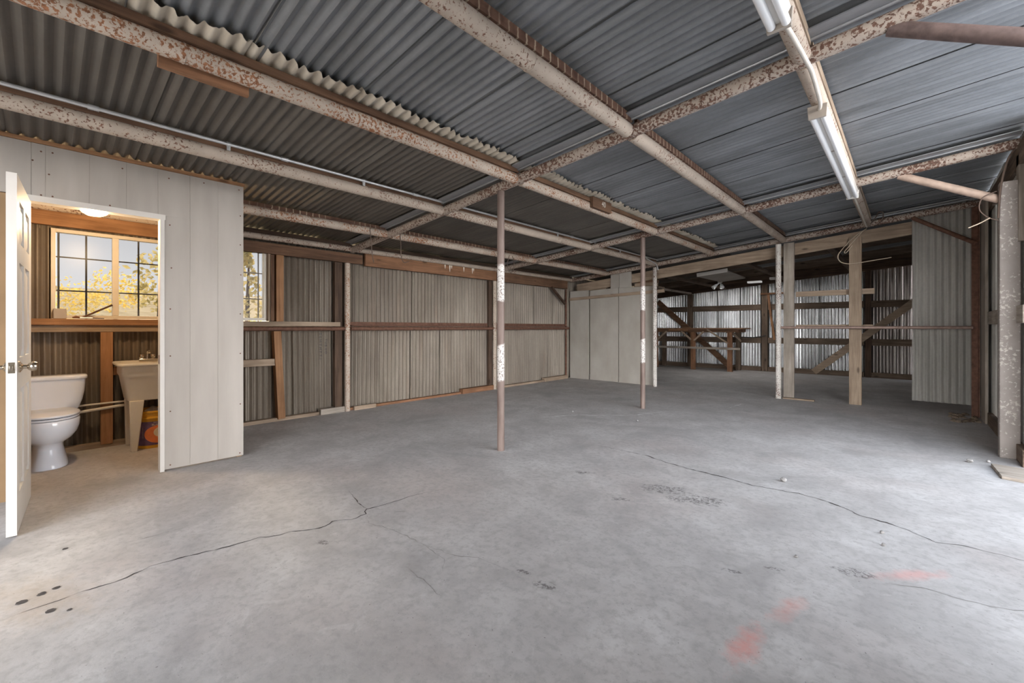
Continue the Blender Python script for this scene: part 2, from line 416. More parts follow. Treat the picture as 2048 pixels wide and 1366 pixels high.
strip([(-3.576,4.136),(-3.205,4.776),(-2.984,4.922),(-2.647,5.232),(-2.459,5.819)], .018, 'dust_line', M['dust'], .05, .01)
strip([(-1.9,6.6),(-1.85,7.1),(-1.8,7.3)], .016, 'dust_line', M['dust'], .05, .01)
strip([(-2.402,1.442),(-2.297,1.559)], .005, 'scratch', M['scratch'])
strip([(-1.791,1.177),(-1.6,1.17),(-1.466,1.15)], .005, 'scratch', M['scratch'])
strip([(-3.074,.283),(-3.07,.42),(-3.056,.553)], .006, 'scratch', M['scratch'])
mb = MB()
for x, y, r in [(-3.226,.073,.012),(-2.77,.036,.014),(-2.754,-.007,.016),(-2.732,-.065,.019),(-2.563,.017,.017),(-2.516,.07,.009)]:
    mb.add([V((x + r*random.uniform(.8,1.1)*math.cos(2*PI*k/14), y + r*random.uniform(.8,1.1)*math.sin(2*PI*k/14), .0016)) for k in range(14)], [tuple(range(14))])
mb.build('anchor_holes', M['crack'], fl)

gr = struct(MB().box(-60, 60, -60, 60, -.35, -.14).build('ground', M['gravel']), 'pale gravel yard outside the shed')

def roof_sheets(name, mat, x0, x1, y0, y1, off, w=.61, ph=0.0, jagged=False):
    mb = MB(); y = y0; k = 0
    L = (x1-x0)*math.sqrt(1+ZS*ZS)
    while y < y1 - .05:
        ww = min(w + .045, y1 - y); e = random.uniform(-.01, .01)
        mb.corr(V((x0, y, zr(x0, off))), SL, V((0,1,0)), NR, L + e, ww, ph=ph + random.uniform(0, .6), o0=-.010, o1=.006,
                jag=(lambda t, q=k: .035*noise.noise(V((t*9, q*3.1, 1.7))) + .02*noise.noise(V((t*41, q, 5)))) if jagged else None, nu=6, wob=.004)
        y += w; k += 1
    return mb
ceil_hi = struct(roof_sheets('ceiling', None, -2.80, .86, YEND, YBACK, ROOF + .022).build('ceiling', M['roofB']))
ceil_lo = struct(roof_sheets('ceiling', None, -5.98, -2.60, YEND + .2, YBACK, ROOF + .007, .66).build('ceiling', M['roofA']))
lap = MB()
y = YEND
while y < 8.1:
    q = y
    lap.corr(V((-2.62, y, zr(-2.62, ROOF - .008))), SL, V((0,1,0)), NR, .155, min(.62, 8.12 - y), ph=.3, amp=.0125, o0=.004, o1=-.004,
             jag=lambda t, q=q: .045*noise.noise(V((t*7, q*3.1, 1.7))) + .03*noise.noise(V((t*45, q, 5))) - max(0, (q-3.3))*.006, nu=4, spp=12, wob=.012)
    y += .6
lap.build('sheet_end', M['lap'], ceil_lo)

# left wall
mb = MB(); zt = 2.315
for y0, y1 in [(-1.6,-.9),(-.9,-.2),(-.2,.5),(.5,1.15),(1.15,1.6),(1.6,2.15),(2.15,2.74),(2.74,3.33),(3.33,3.92),(3.92,4.51),(4.51,5.065),(5.065,5.7),(5.7,6.24),(6.24,6.85),(6.85,7.45),(7.45,8.2)]:
    a = random.uniform(-.012, .012)
    mb.corr(V((-5.805 + random.uniform(-.006,.006), y0 + a, .0)), V((0, random.uniform(-.012,.012), 1)), V((0,1,0)), V((1,0,0)), 1.2, y1 - y0 + .045, amp=.0145, o0=.011, o1=-.008, ph=random.uniform(0,.5), nu=4, wob=.006)
for y0, y1 in [(-1.6,-.8),(-.8,-.0),(1.87,2.15),(2.15,2.75),(2.75,3.3),(3.3,3.95),(3.95,4.55),(4.55,5.1),(5.1,5.75),(5.75,6.3),(6.3,6.95),(6.95,7.6),(7.6,8.2)]:
    mb.corr(V((-5.79, y0, 1.18)), V((0, 0, 1)), V((0,1,0)), V((1,0,0)), zt - 1.18, y1 - y0 + .03, amp=.014, o0=.004, o1=-.004, ph=random.uniform(0,.5), nu=3, wob=.003)
for y0 in [8.13 + .6*i for i in range(9)]:
    mb.corr(V((-5.795, y0, 0)), V((0, 0, 1)), V((0,1,0)), V((1,0,0)), zt, .63, o0=.004, o1=-.004, nu=2)
mb.corr(V((-5.79, -.05, 2.05)), V((0,0,1)), V((0,1,0)), V((1,0,0)), zt - 2.05, 1.98, nu=2)
mb.corr(V((-5.79, -.10, 1.18)), V((0,0,1)), V((0,1,0)), V((1,0,0)), zt - 1.18, .145, nu=2)
mb.corr(V((-5.80, .93, 1.18)), V((0,0,1)), V((0,1,0)), V((1,0,0)), zt - 1.18, .06, nu=2)
wall_left = struct(mb.build('wall_left', M['wallL']))

# bolt-hole dots, wall writing on a sheet (illegible pen notes kept as they read: short rows of characters)
def text_mesh(txt, size, name='txt'):
    cu = bpy.data.curves.new(name, 'FONT'); cu.body = txt; cu.size = size; cu.align_x = 'CENTER'; cu.align_y = 'CENTER'
    ob = bpy.data.objects.new(name, cu); COL.objects.link(ob); bpy.context.view_layer.update()
    me = ob.to_mesh(); vs = [v.co.copy() for v in me.vertices]; fs = [tuple(p.vertices) for p in me.polygons]
    ob.to_mesh_clear(); bpy.data.objects.remove(ob); bpy.data.curves.remove(cu); return vs, fs
for txt, yy, zz, sz in [('8 6 H T H F T 1', 2.50, .90, .055), ('T U B H O', 2.575, .90, .045), ('2 2', 2.66, .985, .035)]:
    vs, fs = text_mesh(txt, sz)
    MB().add([V((-5.786, yy + v.y*.9, zz - v.x)) for v in vs], fs).build('pen_note', M['ink'], wall_left)

# back wall of the far bay
mb = MB(); x = -5.8; k = 0
while x < -.75:
    w_ = min(.62, -.72 - x); mb.corr(V((x, YBACK, 0)), V((0,0,1)), V((1,0,0)), V((0,-1,0)), zr(x, .1), w_ + .02, amp=.015, o0=.004, o1=-.004, ph=random.uniform(0,.5)); x += .6
wall_back = struct(mb.build('wall_back', M['wallB']))
mb = MB(); x = -.74
while x < .85:
    mb.corr(V((x, YBACK + .01, 0)), V((0,0,1)), V((1,0,0)), V((0,-1,0)), zr(x, .1), min(.76, .86 - x), pitch=.118, amp=.016, spp=12); x += .74
mb.build('wide_rib_sheets', M['wallC'], wall_back)

# right wall
mb = MB()
for y0, y1 in [(5.38, 6.1), (6.1, 6.75), (6.75, 7.36)]:
    mb.corr(V((.745, y0, .09)), V((0,0,1)), V((0,1,0)), V((-1,0,0)), zr(.745, .1) - .09, y1 - y0 + .01, o0=.004, o1=-.004, nu=2)
for y0 in [7.39, 8.0, 8.6, 9.2, 9.8, 10.4, 11, 11.6, 12.2]:
    mb.corr(V((.745, y0, .0)), V((0,0,1)), V((0,1,0)), V((-1,0,0)), zr(.745, .1), .62, o0=.004, o1=-.004, nu=2)
for y0 in [-1.7, -1.1, -.5, .1, .7, 1.3]:
    mb.corr(V((.745, y0, .0)), V((0,0,1)), V((0,1,0)), V((-1,0,0)), zr(.745, .1), .62, o0=.004, o1=-.004, nu=2)
wall_right = struct(mb.build('wall_right', M['wallP']))
mb = MB(); x = -5.8
while x < .7:
    zb_ = 2.25 if -3.5 < x < -.5 else 0  # unseen gap in the end wall, opened to light foreground floor and ceiling
    mb.corr(V((x, YEND + .01, zb_)), V((0,0,1)), V((1,0,0)), V((0,1,0)), zr(x, .1) - zb_, min(.63, .75 - x), o0=.004, o1=-.004); x += .6
struct(mb.build('wall_front', M['wallP']))
# ------------------------------------------------------------------ bathroom shell
XB = -4.382; GV = .0018
mb = MB(); gy = [-.52, -.26, -.059, .006, .223, .424, .611, .818, 1.014, 1.21]
for a, b in zip(gy, gy[1:]):
    lo = 2.045 if b < .63 else 0.0
    if a < .63 < b:
        mb.box(XB-.012, XB, a+GV, b-GV, 2.045, 2.41); mb.box(XB-.012, XB, .652, b-GV, 0.012, 2.045)
    elif b <= .63: mb.box(XB-.012, XB, a+GV, b-GV, lo, 2.41)
    else: mb.box(XB-.012, XB, a+GV, b-GV, .012, 2.41)
mb.box(XB-.02, XB-.0022, -.52, 1.208, 2.045, 2.41); mb.box(XB-.02, XB-.0022, .653, 1.208, .012, 2.045)
wb = struct(mb.build('wall_bathroom', M['panelw'], None, .001))
mb = MB()
mb.box(-5.66, XB-.02, 1.16, 1.2, 0, 2.22); mb.box(-5.66, XB-.02, -.54, -.51, 0, 2.2); mb.box(XB-.03, XB-.004, -.51, -.09, 0, 2.04)
mb.build('plywood_lining', M['ply'], wb)
mb = MB()
for y, z in [(-.054,2.29),(-.015,2.36),(.039,2.366),(.022,2.212),(-.015,2.061),(.039,2.063),(.401,2.356),(.68,2.352),(.914,2.373),(1.173,2.375),(.332,2.062),(.686,1.978),(.696,1.633),(.689,1.301),(.689,.922),(.689,.475),(.689,.043),(1.184,2.146),(1.184,1.888),(1.188,1.621),(1.184,1.273),(1.184,.921),(1.184,.471),(1.18,.035)]:
    mb.lathe([(.0055,-.002),(.0055,.001),(.003,.0022)], (XB, y, z), 8, 'x')
mb.build('screw_heads', M['rust'], wb)
struct(MB().box(XB-.03, XB+.012, -.53, 1.215, 2.412, 2.438).build('trim_1', W_ORANGE[1], None, .002), 'thin orange wood strip along the top of the white bathroom wall')
mb = MB(); mb.box(XB-.09, XB+.006, .624, .652, 0, 2.012); mb.box(XB-.09, XB+.006, -.088, .658, 2.012, 2.052); mb.box(XB-.09, XB+.006, -.088, -.062, 0, 2.012)
df = struct(mb.build('trim_2', M['white'], None), 'white frame around the bathroom doorway')
MB().box(XB-.055, XB-.03, .6225, .6245, .86, .93).build('strike_plate', M['rust'], df)

# door leaf
door = thing('door_1', (XB+.008, -.062, 0), 'white six panel door standing open beside the toilet', 'door')
door['kind'] = 'structure'
door.rotation_euler = (0, 0, math.atan2(-.04, .772))
DW, DT, DH = .768, .040, 2.0
st = [(0, .115), (.345, .423), (.653, DW)]
rl = [(.008, .22), (.80, .98), (1.52, 1.63), (1.87, DH)]
mb = MB()
for a, b in st: mb.box(a, b, -DT, 0, .008, DH)
for a, b in rl:
    mb.box(.115, .345, -DT, 0, a, b); mb.box(.423, .653, -DT, 0, a, b)
slab_ = mb.build('door_slab', M['white'], door, 0, True)
for a, b in ((.115, .345), (.423, .653)):
    for c, d in ((.22, .80), (.98, 1.52), (1.63, 1.87)):
        mb = MB(); mb.box(a-.002, b+.002, -DT+.012, -.012, c-.002, d+.002)
        for yb, yt in ((-.012, -.004), (-DT+.012, -DT+.004)):
            i, j = .018, .042
            lo = [(a+i, yb, c+i), (b-i, yb, c+i), (b-i, yb, d-i), (a+i, yb, d-i)]; hi = [(a+j, yt, c+j), (b-j, yt, c+j), (b-j, yt, d-j), (a+j, yt, d-j)]
            mb.add(lo+hi, [(0,1,5,4),(1,2,6,5),(2,3,7,6),(3,0,4,7),(4,5,6,7)])
        mb.build('panel', M['white'], slab_, 0, True)
mb = MB()
prof = [(.032,0),(.032,.006),(.022,.012),(.012,.018),(.011,.032),(.02,.038),(.026,.05),(.027,.062),(.022,.07),(.012,.073)]
mb.lathe(prof, (DW-.07, 0, .93), 24, 'y'); mb.lathe([(r, -h) for r, h in prof], (DW-.07, -DT, .93), 24, 'y')
kn = mb.build('door_knob', M['nickel'], door, 0, True); kn['label'] = 'tarnished nickel knob'
mb = MB(); mb.box(DW-.0005, DW+.002, -.033, -.007, .90, .96); mb.box(DW, DW+.012, -.027, -.013, .918, .942)
mb.build('latch', M['nickel'], door, .001, True)

# ------------------------------------------------------------------ windows
def window(name, y0, y1, z0, z1, mull, bars_y, bars_z, label):
    o = struct(bpy.data.objects.new(name, None)); o.location = (-5.76, (y0+y1)/2, z0); COL.objects.link(o)
    o['label'] = label; o['category'] = 'window'
    mb = MB(); f = .032
    mb.box(-5.80, -5.735, y0, y0+f, z0, z1); mb.box(-5.80, -5.735, y1-f, y1, z0, z1)
    mb.box(-5.80, -5.735, y0+f, y1-f, z0, z0+f); mb.box(-5.80, -5.735, y0+f, y1-f, z1-f, z1)
    if mull: mb.box(-5.79, -5.738, mull-.024, mull+.024, z0+f, z1-f)
    mb.build('window_frame', M['frame_al'], o, .002)
    cuts = [y0+f, mull, y1-f] if mull else [y0+f, y1-f]
    for a, b in zip(cuts, cuts[1:]):
        MB().box(-5.774, -5.770, a+.002, b-.002, z0+f-.002, z1-f+.002).build('pane', M['glass'], o)
    mb = MB()
    for yb in bars_y: mb.tube([(-5.86, yb, z0-.05), (-5.86, yb, z1+.05)], .0075, 8)
    for zb in bars_z: mb.tube([(-5.86, y0-.03, zb), (-5.86, y1+.03, zb)], .0065, 8)
    mb.build('security_bars', M['barm'], o)
    return o
window('window_1', .04, .935, 1.235, 2.06, .475, [.09, .275, .66, .83], [1.50, 1.815], 'barred two-pane window above the toilet and utility sink')
window('window_2', .985, 1.83, 1.235, 2.10, 1.42, [1.15, 1.6, 1.775], [1.50, 1.815], 'barred window half hidden by the white bathroom wall')

# ------------------------------------------------------------------ left wall timber
def board(name, p, mat, label, cat='board', group=None, bevel=.003):
    return tag(MB().box(*p).build(name, mat, None, bevel), label, cat, group)
board('ledger_board', (-5.765,-5.66,-.94,1.155,1.175,1.232), W_ORANGE[1], 'glow-tinted orange wooden ledge under the bathroom window', 'ledge')  # warm light from the window is put into the wood colour
board('rail_board', (-5.765,-5.69,-.94,1.155,1.11,1.172), W_TAN[1], 'tan wooden rail directly under the bathroom window ledge', 'rail')
board('ledger_board', (-5.765,-5.665,1.205,2.72,1.168,1.226), W_TAN[1], 'brown wooden ledge under the half hidden window', 'ledge')
tag(MB().tube([(-5.70,1.205,1.137),(-5.70,2.80,1.137)], .027, 12).build('wall_rail_pipe', M['rust']), 'short brown pipe rail under the ledge beside the white bathroom wall', 'rail')
ra = thing('wall_rail_pipe', (-5.70, 5.45, 1.1), 'long rusty pipe rail across the left corrugated wall', 'rail')
MB().tube([(-5.70,2.885,1.137),(-5.70,8.10,1.137)], .027, 12).build('pipe', M['rust'], ra)
mb = MB(); mb.box(-5.765,-5.71,2.9,8.1,1.178,1.186); mb.box(-5.772,-5.765,2.9,8.1,1.172,1.232)
mb.build('steel_angle', M['rust'], ra)
board('header_beam', (-5.72,-5.675,-.94,1.155,2.075,2.22), W_ORANGE[1], 'orange wooden beam over the bathroom window', 'beam')
board('header_beam', (-5.72,-5.675,1.205,3.05,2.045,2.175), W_BROWN[1], 'brown wooden beam over the half hidden window', 'beam')
b2 = thing('header_beam', (-5.697, 4.42, 2.03), 'orange brown wooden beam streaked with white droppings above the left wall', 'beam')
MB().box(-5.725,-5.675,3.09,5.74,2.03,2.225).build('timber', W_RED[1], b2, .003)
for y, h in [(4.52,.06),(4.62,.09),(4.66,.05),(4.93,.07),(5.13,.08),(5.16,.05)]:
    MB().add([(-5.6742, y-.018, 2.222), (-5.6742, y+.018, 2.222), (-5.6742, y+.012, 2.222-h*.5), (-5.6742, y+.003, 2.222-h*1.5), (-5.6742, y-.004, 2.222-h*1.4), (-5.6742, y-.013, 2.222-h*.6)], [(0,1,2,3,4,5)]).build('dropping_streak', M['chalk'], b2)
board('header_beam', (-5.725,-5.675,5.77,8.02,2.025,2.225), W_BROWN[1], 'dark brown wooden beam at the far end of the left wall', 'beam')
board('wall_stud', (-5.765,-5.68,.365,.452,.03,1.108), W_ORANGE[2], 'orange wooden stud below the bathroom window, between toilet and sink', 'stud')
board('nogging_block', (-5.765,-5.68,.455,.72,.69,.765), W_ORANGE[1], 'orange wooden block joining the stud behind the utility sink', 'block')
board('wall_stud', (-5.765,-5.685,1.86,1.90,1.23,2.04), W_BROWN[2], 'dark wooden stud hard against the half hidden window', 'stud')
board('window_casing', (-5.765,-5.69,1.832,1.857,1.23,2.06), W_TAN[2], 'pale brown wooden casing beside the half hidden window', 'casing')
board('wall_stud', (-5.765,-5.675,1.918,2.003,1.228,2.042), W_ORANGE[2], 'orange wooden stud above the ledge, right of the half hidden window', 'stud')
tag(MB().beam((-5.715,1.93,1.108),(-5.715,1.982,.028), .085, .085, (1,0,0)).build('wall_stud', W_ORANGE[2], None, .003), 'leaning orange wooden stud below the ledge with a dark knot', 'stud')
board('nogging_block', (-5.765,-5.685,1.21,1.905,.69,.772), W_TAN[1], 'tan wooden block between the white bathroom wall and leaning stud', 'block')
board('wall_stud', (-5.768,-5.705,2.66,2.765,.03,2.042), W_DARK[2], 'dark wooden stud beside the first peeling wall post', 'stud')
board('wall_stud', (-5.768,-5.715,5.58,5.66,.03,2.025), W_DARK[2], 'dark wooden stud beside the second peeling wall post', 'stud')
board('base_board', (-5.775,-5.69,-.94,1.15,0,.045), W_TAN[1], 'wooden base board behind the toilet', 'board')
board('base_board', (-5.775,-5.70,1.21,2.45,0,.042), W_TAN[1], 'tan wooden base board under the leaning stud', 'board')
board('base_board', (-5.77,-5.675,2.46,2.79,0,.075), W_GREY[1], 'greyish chunk of base board left of the first wall post', 'board')
board('base_board', (-5.775,-5.71,2.87,4.9,0,.035), W_RED[1], 'long reddish base board between the two wall posts', 'board')
board('base_board', (-5.70,-5.66,2.92,3.25,0,.055), W_TAN[1], 'short wood scrap lying right of the first wall post', 'board')
board('base_board', (-5.77,-5.67,4.91,5.66,0,.085), W_RED[1], 'thick reddish base board left of the second wall post', 'board')
board('base_board', (-5.775,-5.70,5.74,7.2,0,.04), W_TAN[1], 'pale base board right of the second wall post', 'board')
board('base_board', (-5.77,-5.68,7.21,8.05,0,.08), W_TAN[1], 'base board at the far corner of the left wall', 'board')
tag(MB().beam((-5.66,7.41,2.02),(-5.66,7.90,1.68), .04, .05, (1,0,0)).build('corner_brace', W_DARK[1]), 'short dark diagonal brace in the far left corner', 'brace')

# ------------------------------------------------------------------ posts
def pipe_post(x, y, top, r, mat, label, plate=.0):
    mb = MB().tube([(x,y,0),(x,y,top)], r, 20)
    return tag(mb.build('pipe_post', mat), label, 'post')
pipe_post(-2.815, RY[1], zr(-2.815) - RR + .004, .034, M['bandpost'], 'round brown post with white paint bands, standing nearest in mid floor')
pipe_post(-2.79, RY[2], zr(-2.79) - RR + .004, .034, M['bandpost'], 'round brown post with white paint bands, in front of the white panels')
pipe_post(-3.655, 8.10, zr(-3.655) - .075, .040, M['peelpost'], 'peeling white pipe post at the edge of the white panels')
pipe_post(-1.56, 8.10, zr(-1.56) - .07, .040, M['peelpost'], 'peeling white pipe post beside the grey plank upright')
pipe_post(-5.70, 2.835, 2.042, .036, M['peel2'], 'speckled pipe post on the left wall nearest the bathroom')
pipe_post(-5.69, 5.70, 2.022, .036, M['peel'], 'cream pipe post on the left wall behind the nearest round post')
pipe_post(-5.75, 8.06, 2.02, .02, M['rust'], 'thin dark pipe in the far left wall corner')
rp = thing('corner_post', (.655, 5.785, 0), 'square peeling mauve post on the right, wires looped at its top', 'post')
MB().box(.593,.717,5.735,5.84,0,2.44).build('post_shaft', M['mauve'], rp, .006)
MB().box(.70,.745,5.70,5.82,1.9,2.66).build('side_plank', W_GREY[2], rp, .003)
tag(MB().box(.593,.717,2.85,2.95,0,zr(.65)-.05).build('corner_post', M['mauve'], None, .006), 'square mauve post supporting the nearest rafter at the open front', 'post')
mb = MB(); mb.box(.60,.668,8.14,8.152,0,zr(.63)-.05); mb.box(.658,.668,8.07,8.152,0,zr(.63)-.05)
tag(mb.build('angle_post', M['rust']), 'rusty steel angle post at the right end of the pipe rail', 'post')
tag(MB().box(.672,.70,7.62,7.98,0,zr(.69)-.02).build('plank_post', W_GREY[2], None, .003), 'grey upright plank beside the rusty angle post', 'plank')
board('wall_girt', (.69,.728,5.45,7.60,1.19,1.34), W_GREY[1], 'grey horizontal board on the right wall behind the mauve post', 'board')
board('base_board', (.69,.735,5.45,7.60,0,.14), W_BACK[1], 'dark wooden base board along the right wall', 'board')
board('eave_beam', (.70,.74,5.45,8.15,2.56,2.74), W_BACK[1], 'weathered beam at the top of the right wall', 'beam')

# ------------------------------------------------------------------ roof frame: sloping rafters and purlins
def rafter(y, label, x0=-5.70, x1=.72, fl_=True):
    o = thing('rafter_pipe', (-2.5, y, zr(-2.5) - RR), label, 'rafter')
    MB().tube([(x0, y, zr(x0)), (x1, y, zr(x1))], RR, 20).build('pipe', M['peelraf'], o)
    if fl_:
        mb = MB(); a, b = x0, x1
        mb.add([(a, y-.135, zr(a, ROOF-.038)), (b, y-.135, zr(b, ROOF-.038)), (b, y-.02, zr(b, ROOF-.044)), (a, y-.02, zr(a, ROOF-.044)),
                (a, y-.135, zr(a, ROOF-.030)), (b, y-.135, zr(b, ROOF-.030)), (b, y-.02, zr(b, ROOF-.030)), (a, y-.02, zr(a, ROOF-.030))],
               [(0,1,2,3),(4,5,6,7),(0,1,5,4),(2,3,7,6)])
        mb.tube([(a, y-.05, zr(a, ROOF-.048)), (b, y-.05, zr(b, ROOF-.048))], .009, 8)
        mb.build('flashing', M['flash'], o)
    return o
rafter(RY[0], 'sloping rafter pipe overhead behind the camera')
rafter(RY[1], 'rust speckled sloping rafter pipe over the nearest round post')
rafter(RY[2], 'rust speckled sloping rafter pipe over the second round post')
rafter(RY[3], 'rust speckled sloping rafter pipe above the white panels and far opening')
bays = [(YEND+.1, RY[0]-RR+.006), (RY[0]+RR-.006, RY[1]-RR+.006), (RY[1]+RR-.006, RY[2]-RR+.006), (RY[2]+RR-.006, RY[3]-RR+.006)]
def purlin(i, label, mat, batmat, bh, bw, r=PR, boff=0.0):
    x = PX[i]; z = zr(x)
    o = thing('purlin_pipe', (x, 3.2, z - r), label, 'roof pipe')
    for a, b in bays:
        mb = MB().tube([(x, a, z), (x, b, z)], r, 20)
        n = 3 if i else 0
        for k in range(1, n):
            yy = a + (b-a)*k/n + random.uniform(-.2,.2)
            if b - a > 2: mb.tube([(x, yy-.004, z), (x, yy+.004, z)], r+.0025, 20)
        mb.build('pipe', mat, o)
        MB().box(x-bw/2+boff, x+bw/2+boff, a, b, z + r - .006, z + r - .006 + bh).build('batten', batmat, o)
    return o
purlin(0, 'thin cream eave pipe along the top of the left wall', M['peel'], W_DARK[1], .05, .05, .036)
purlin(1, 'peeling cream roof pipe nearest the left wall, hung with wire loops', M['peel2'], M['marked'], .042, .03)
purlin(2, 'peeling cream roof pipe with a bare metal conduit beside it', M['peel'], W_BROWN[1], .042, .05)
purlin(3, 'flaking cream roof pipe under the ragged sheet lap', M['peel2'], W_BROWN[1], .041, .05, PR, .022)
purlin(4, 'peeling cream roof pipe with rust stained strip, between lap and lights', M['peel'], M['marked'], .054, .024, PR+.003, .03)
purlin(5, 'cream roof pipe that the fluorescent fixtures hang from', M['peel'], W_TAN[1], .056, .05, PR, .02)

# block painted 40 on the lap purlin
bk = thing('marked_block', (-2.535, 4.22, 2.45), 'brown wooden block painted with a white 40 on the roof pipe', 'block')
MB().box(-2.557,-2.515,4.03,4.42,2.462,2.578).build('timber', W_BROWN[1], bk, .003)
vs, fs = text_mesh('40', .085)
MB().add([V((-2.5142, 4.25 + v.x, 2.528 + v.y)) for v in vs], fs).build('painted_number', M['chalk'], bk)
board('spacer_board', (-2.685,-2.655,.37,.76,zr(-2.66)-.07,zr(-2.66)+.02), W_RED[1], 'short red brown board beside the flaking pipe near the bathroom', 'board')

# conduit on purlin 2
cd = thing('conduit', (-3.608, 3.2, zr(-3.608)+.05), 'bare galvanised conduit running along the roof pipe to the far panels', 'conduit')
zc = zr(-3.6)+.066
for a, b in bays:
    MB().tube([(-3.605, a, zc), (-3.605, b, zc)], .012, 12).build('tube', M['conduit'], cd)
MB().tube(spline([(-3.605, 7.6, zc-.02), (-3.60, 7.85, zc-.06), (-3.59, 8.02, zc-.10), (-3.58, 8.08, zc-.2)], 5), .012, 10).build('tube_bend', M['conduit'], cd)
for y in (.90, 1.947, 3.707, 4.859, 6.63):
    mb = MB(); mb.tube([(-3.605, y-.012, zc), (-3.605, y+.012, zc)], .016, 12); mb.box(-3.61,-3.60,y-.011,y+.011,zc-.045,zc-.01)
    mb.build('clamp', M['conduit'], cd)
for y in (.2, 1.28, 2.5, 5.2):
    MB().tube([(-3.605, y-.025, zc), (-3.605, y+.025, zc)], .0165, 12).build('coupling', M['conduit'], cd)

# diagonal brace pipes
tag(MB().tube([(-.07,5.80,2.672),(.60,5.80,2.30)], .036, 18).build('brace_pipe', M['tanpipe']), 'tan diagonal brace pipe running to the square mauve post', 'brace')
tag(MB().tube([(-.07,2.915,2.672),(.60,2.915,2.30)], .036, 18).build('brace_pipe', M['darkpipe']), 'dark diagonal brace pipe under the nearest rafter at the open front', 'brace')
tag(MB().tube([(.04,8.12,2.665),(.64,8.12,2.235)], .026, 14).build('brace_pipe', M['rust']), 'rusty diagonal brace pipe in front of the hanging corrugated sheet', 'brace')
tag(MB().tube([(-1.53,8.10,1.153),(.61,8.10,1.153)], .021, 14).build('guard_rail', M['brownpipe']), 'brown horizontal pipe rail across the far opening', 'rail')

# ------------------------------------------------------------------ fluorescent fixtures
def fixture(x, y0, y1, label):
    zb = zr(PX[5]) - PR - .012
    o = thing('fluorescent_fixture', (x, (y0+y1)/2, zb-.085), label, 'light fixture', None)
    mb = MB(); mb.hexa([(x-.022,y0,zb-.055),(x+.022,y0,zb-.055),(x+.022,y1,zb-.055),(x-.022,y1,zb-.055),(x-.05,y0,zb),(x+.05,y0,zb),(x+.05,y1,zb),(x-.05,y1,zb)])
    mb.build('housing', M['white'], o, .002)
    for yy in (y0, y1):
        s_ = 1 if yy == y1 else -1
        mb = MB(); mb.hexa([(x-.05,yy,zb-.082),(x+.05,yy,zb-.082),(x+.05,yy+s_*.02,zb-.082),(x-.05,yy+s_*.02,zb-.082),(x-.055,yy,zb+.004),(x+.055,yy,zb+.004),(x+.055,yy+s_*.02,zb+.004),(x-.055,yy+s_*.02,zb+.004)])
        mb.build('end_cap', M['taupe'] if yy == (y0 if y0 > 1 else y1) else M['white'], o, .003)
    for sx in (-1, 1):
        mb = MB().tube([(x+sx*.030, y0+.003, zb-.062), (x+sx*.030, y1-.003, zb-.062)], .019, 16)
        mb.build('lamp_tube', M['tube'], o)
    for k in (.33, .66): MB().box(x-.026,x+.026,y0+(y1-y0)*k-.006,y0+(y1-y0)*k+.006,zb-.062,zb-.05).build('tube_clip', M['taupe'], o)
    for k in (.12, .5, .88): MB().box(x-.012,x+.012,y0+(y1-y0)*k-.02,y0+(y1-y0)*k+.02,zb-.002,zb+.016).build('hanger', M['taupe'], o)
    return o
fixture(-.442, 3.46, 5.85, 'white twin tube fluorescent fixture with brown end cap over the far floor')
fixture(-.442, -.05, 2.30, 'white twin tube fluorescent fixture overhead, cut by the top of the photo')
tag(MB().tube(spline([(-.44,2.32,2.585),(-.42,2.42,2.572),(-.40,2.75,2.568),(-.395,2.9,2.566),(-.41,3.3,2.575),(-.43,3.44,2.585)], 6), .012, 10).build('conduit', M['conduit_w']), 'cream conduit linking the two fluorescent fixtures', 'conduit')
tag(MB().tube([(-.445,5.87,2.600),(-.445,8.05,2.606)], .011, 10).build('conduit', M['conduit_w']), 'cream conduit beyond the far end of the fluorescent fixture', 'conduit')

# ------------------------------------------------------------------ far partition: white panels, header, uprights
def slab(x0, x1, z0, z1, y, label, t=.03, skew=0):
    mb = MB(); mb.hexa([(x0,y,z0),(x1,y,z0),(x1,y+t,z0),(x0,y+t,z0),(x0,y,z1-skew),(x1,y,z1+skew),(x1,y+t,z1+skew),(x0,y+t,z1-skew)])
    return tag(mb.build('partition_board', M['board'], None, .003), label, 'panel')
slab(-5.735,-5.235,0,1.985,8.20,'leftmost narrow white panel of the far partition')
slab(-5.212,-4.512,0,1.985,8.215,'white panel with faint pencil arcs in the far partition',.03,.012)
slab(-4.492,-3.70,0,1.985,8.20,'white panel with a brown drip stain in the far partition')
slab(-4.715,-4.508,1.99,2.30,8.25,'small white panel piece standing above the pencil marked panel',.02)
slab(-4.498,-4.225,1.99,2.315,8.235,'taller white panel piece beside it, above the drip stained panel',.02)
tag(MB().beam((-5.74,8.185,1.80),(-3.50,8.185,1.872), .028, .062).build('batten_strip', W_TAN[0], None, .002), 'tan batten nailed across the white panels', 'batten')
board('panel_support', (-5.74,-3.68,8.262,8.30,1.80,1.93), W_BACK[0], 'rough board behind the tops of the white panels', 'board')
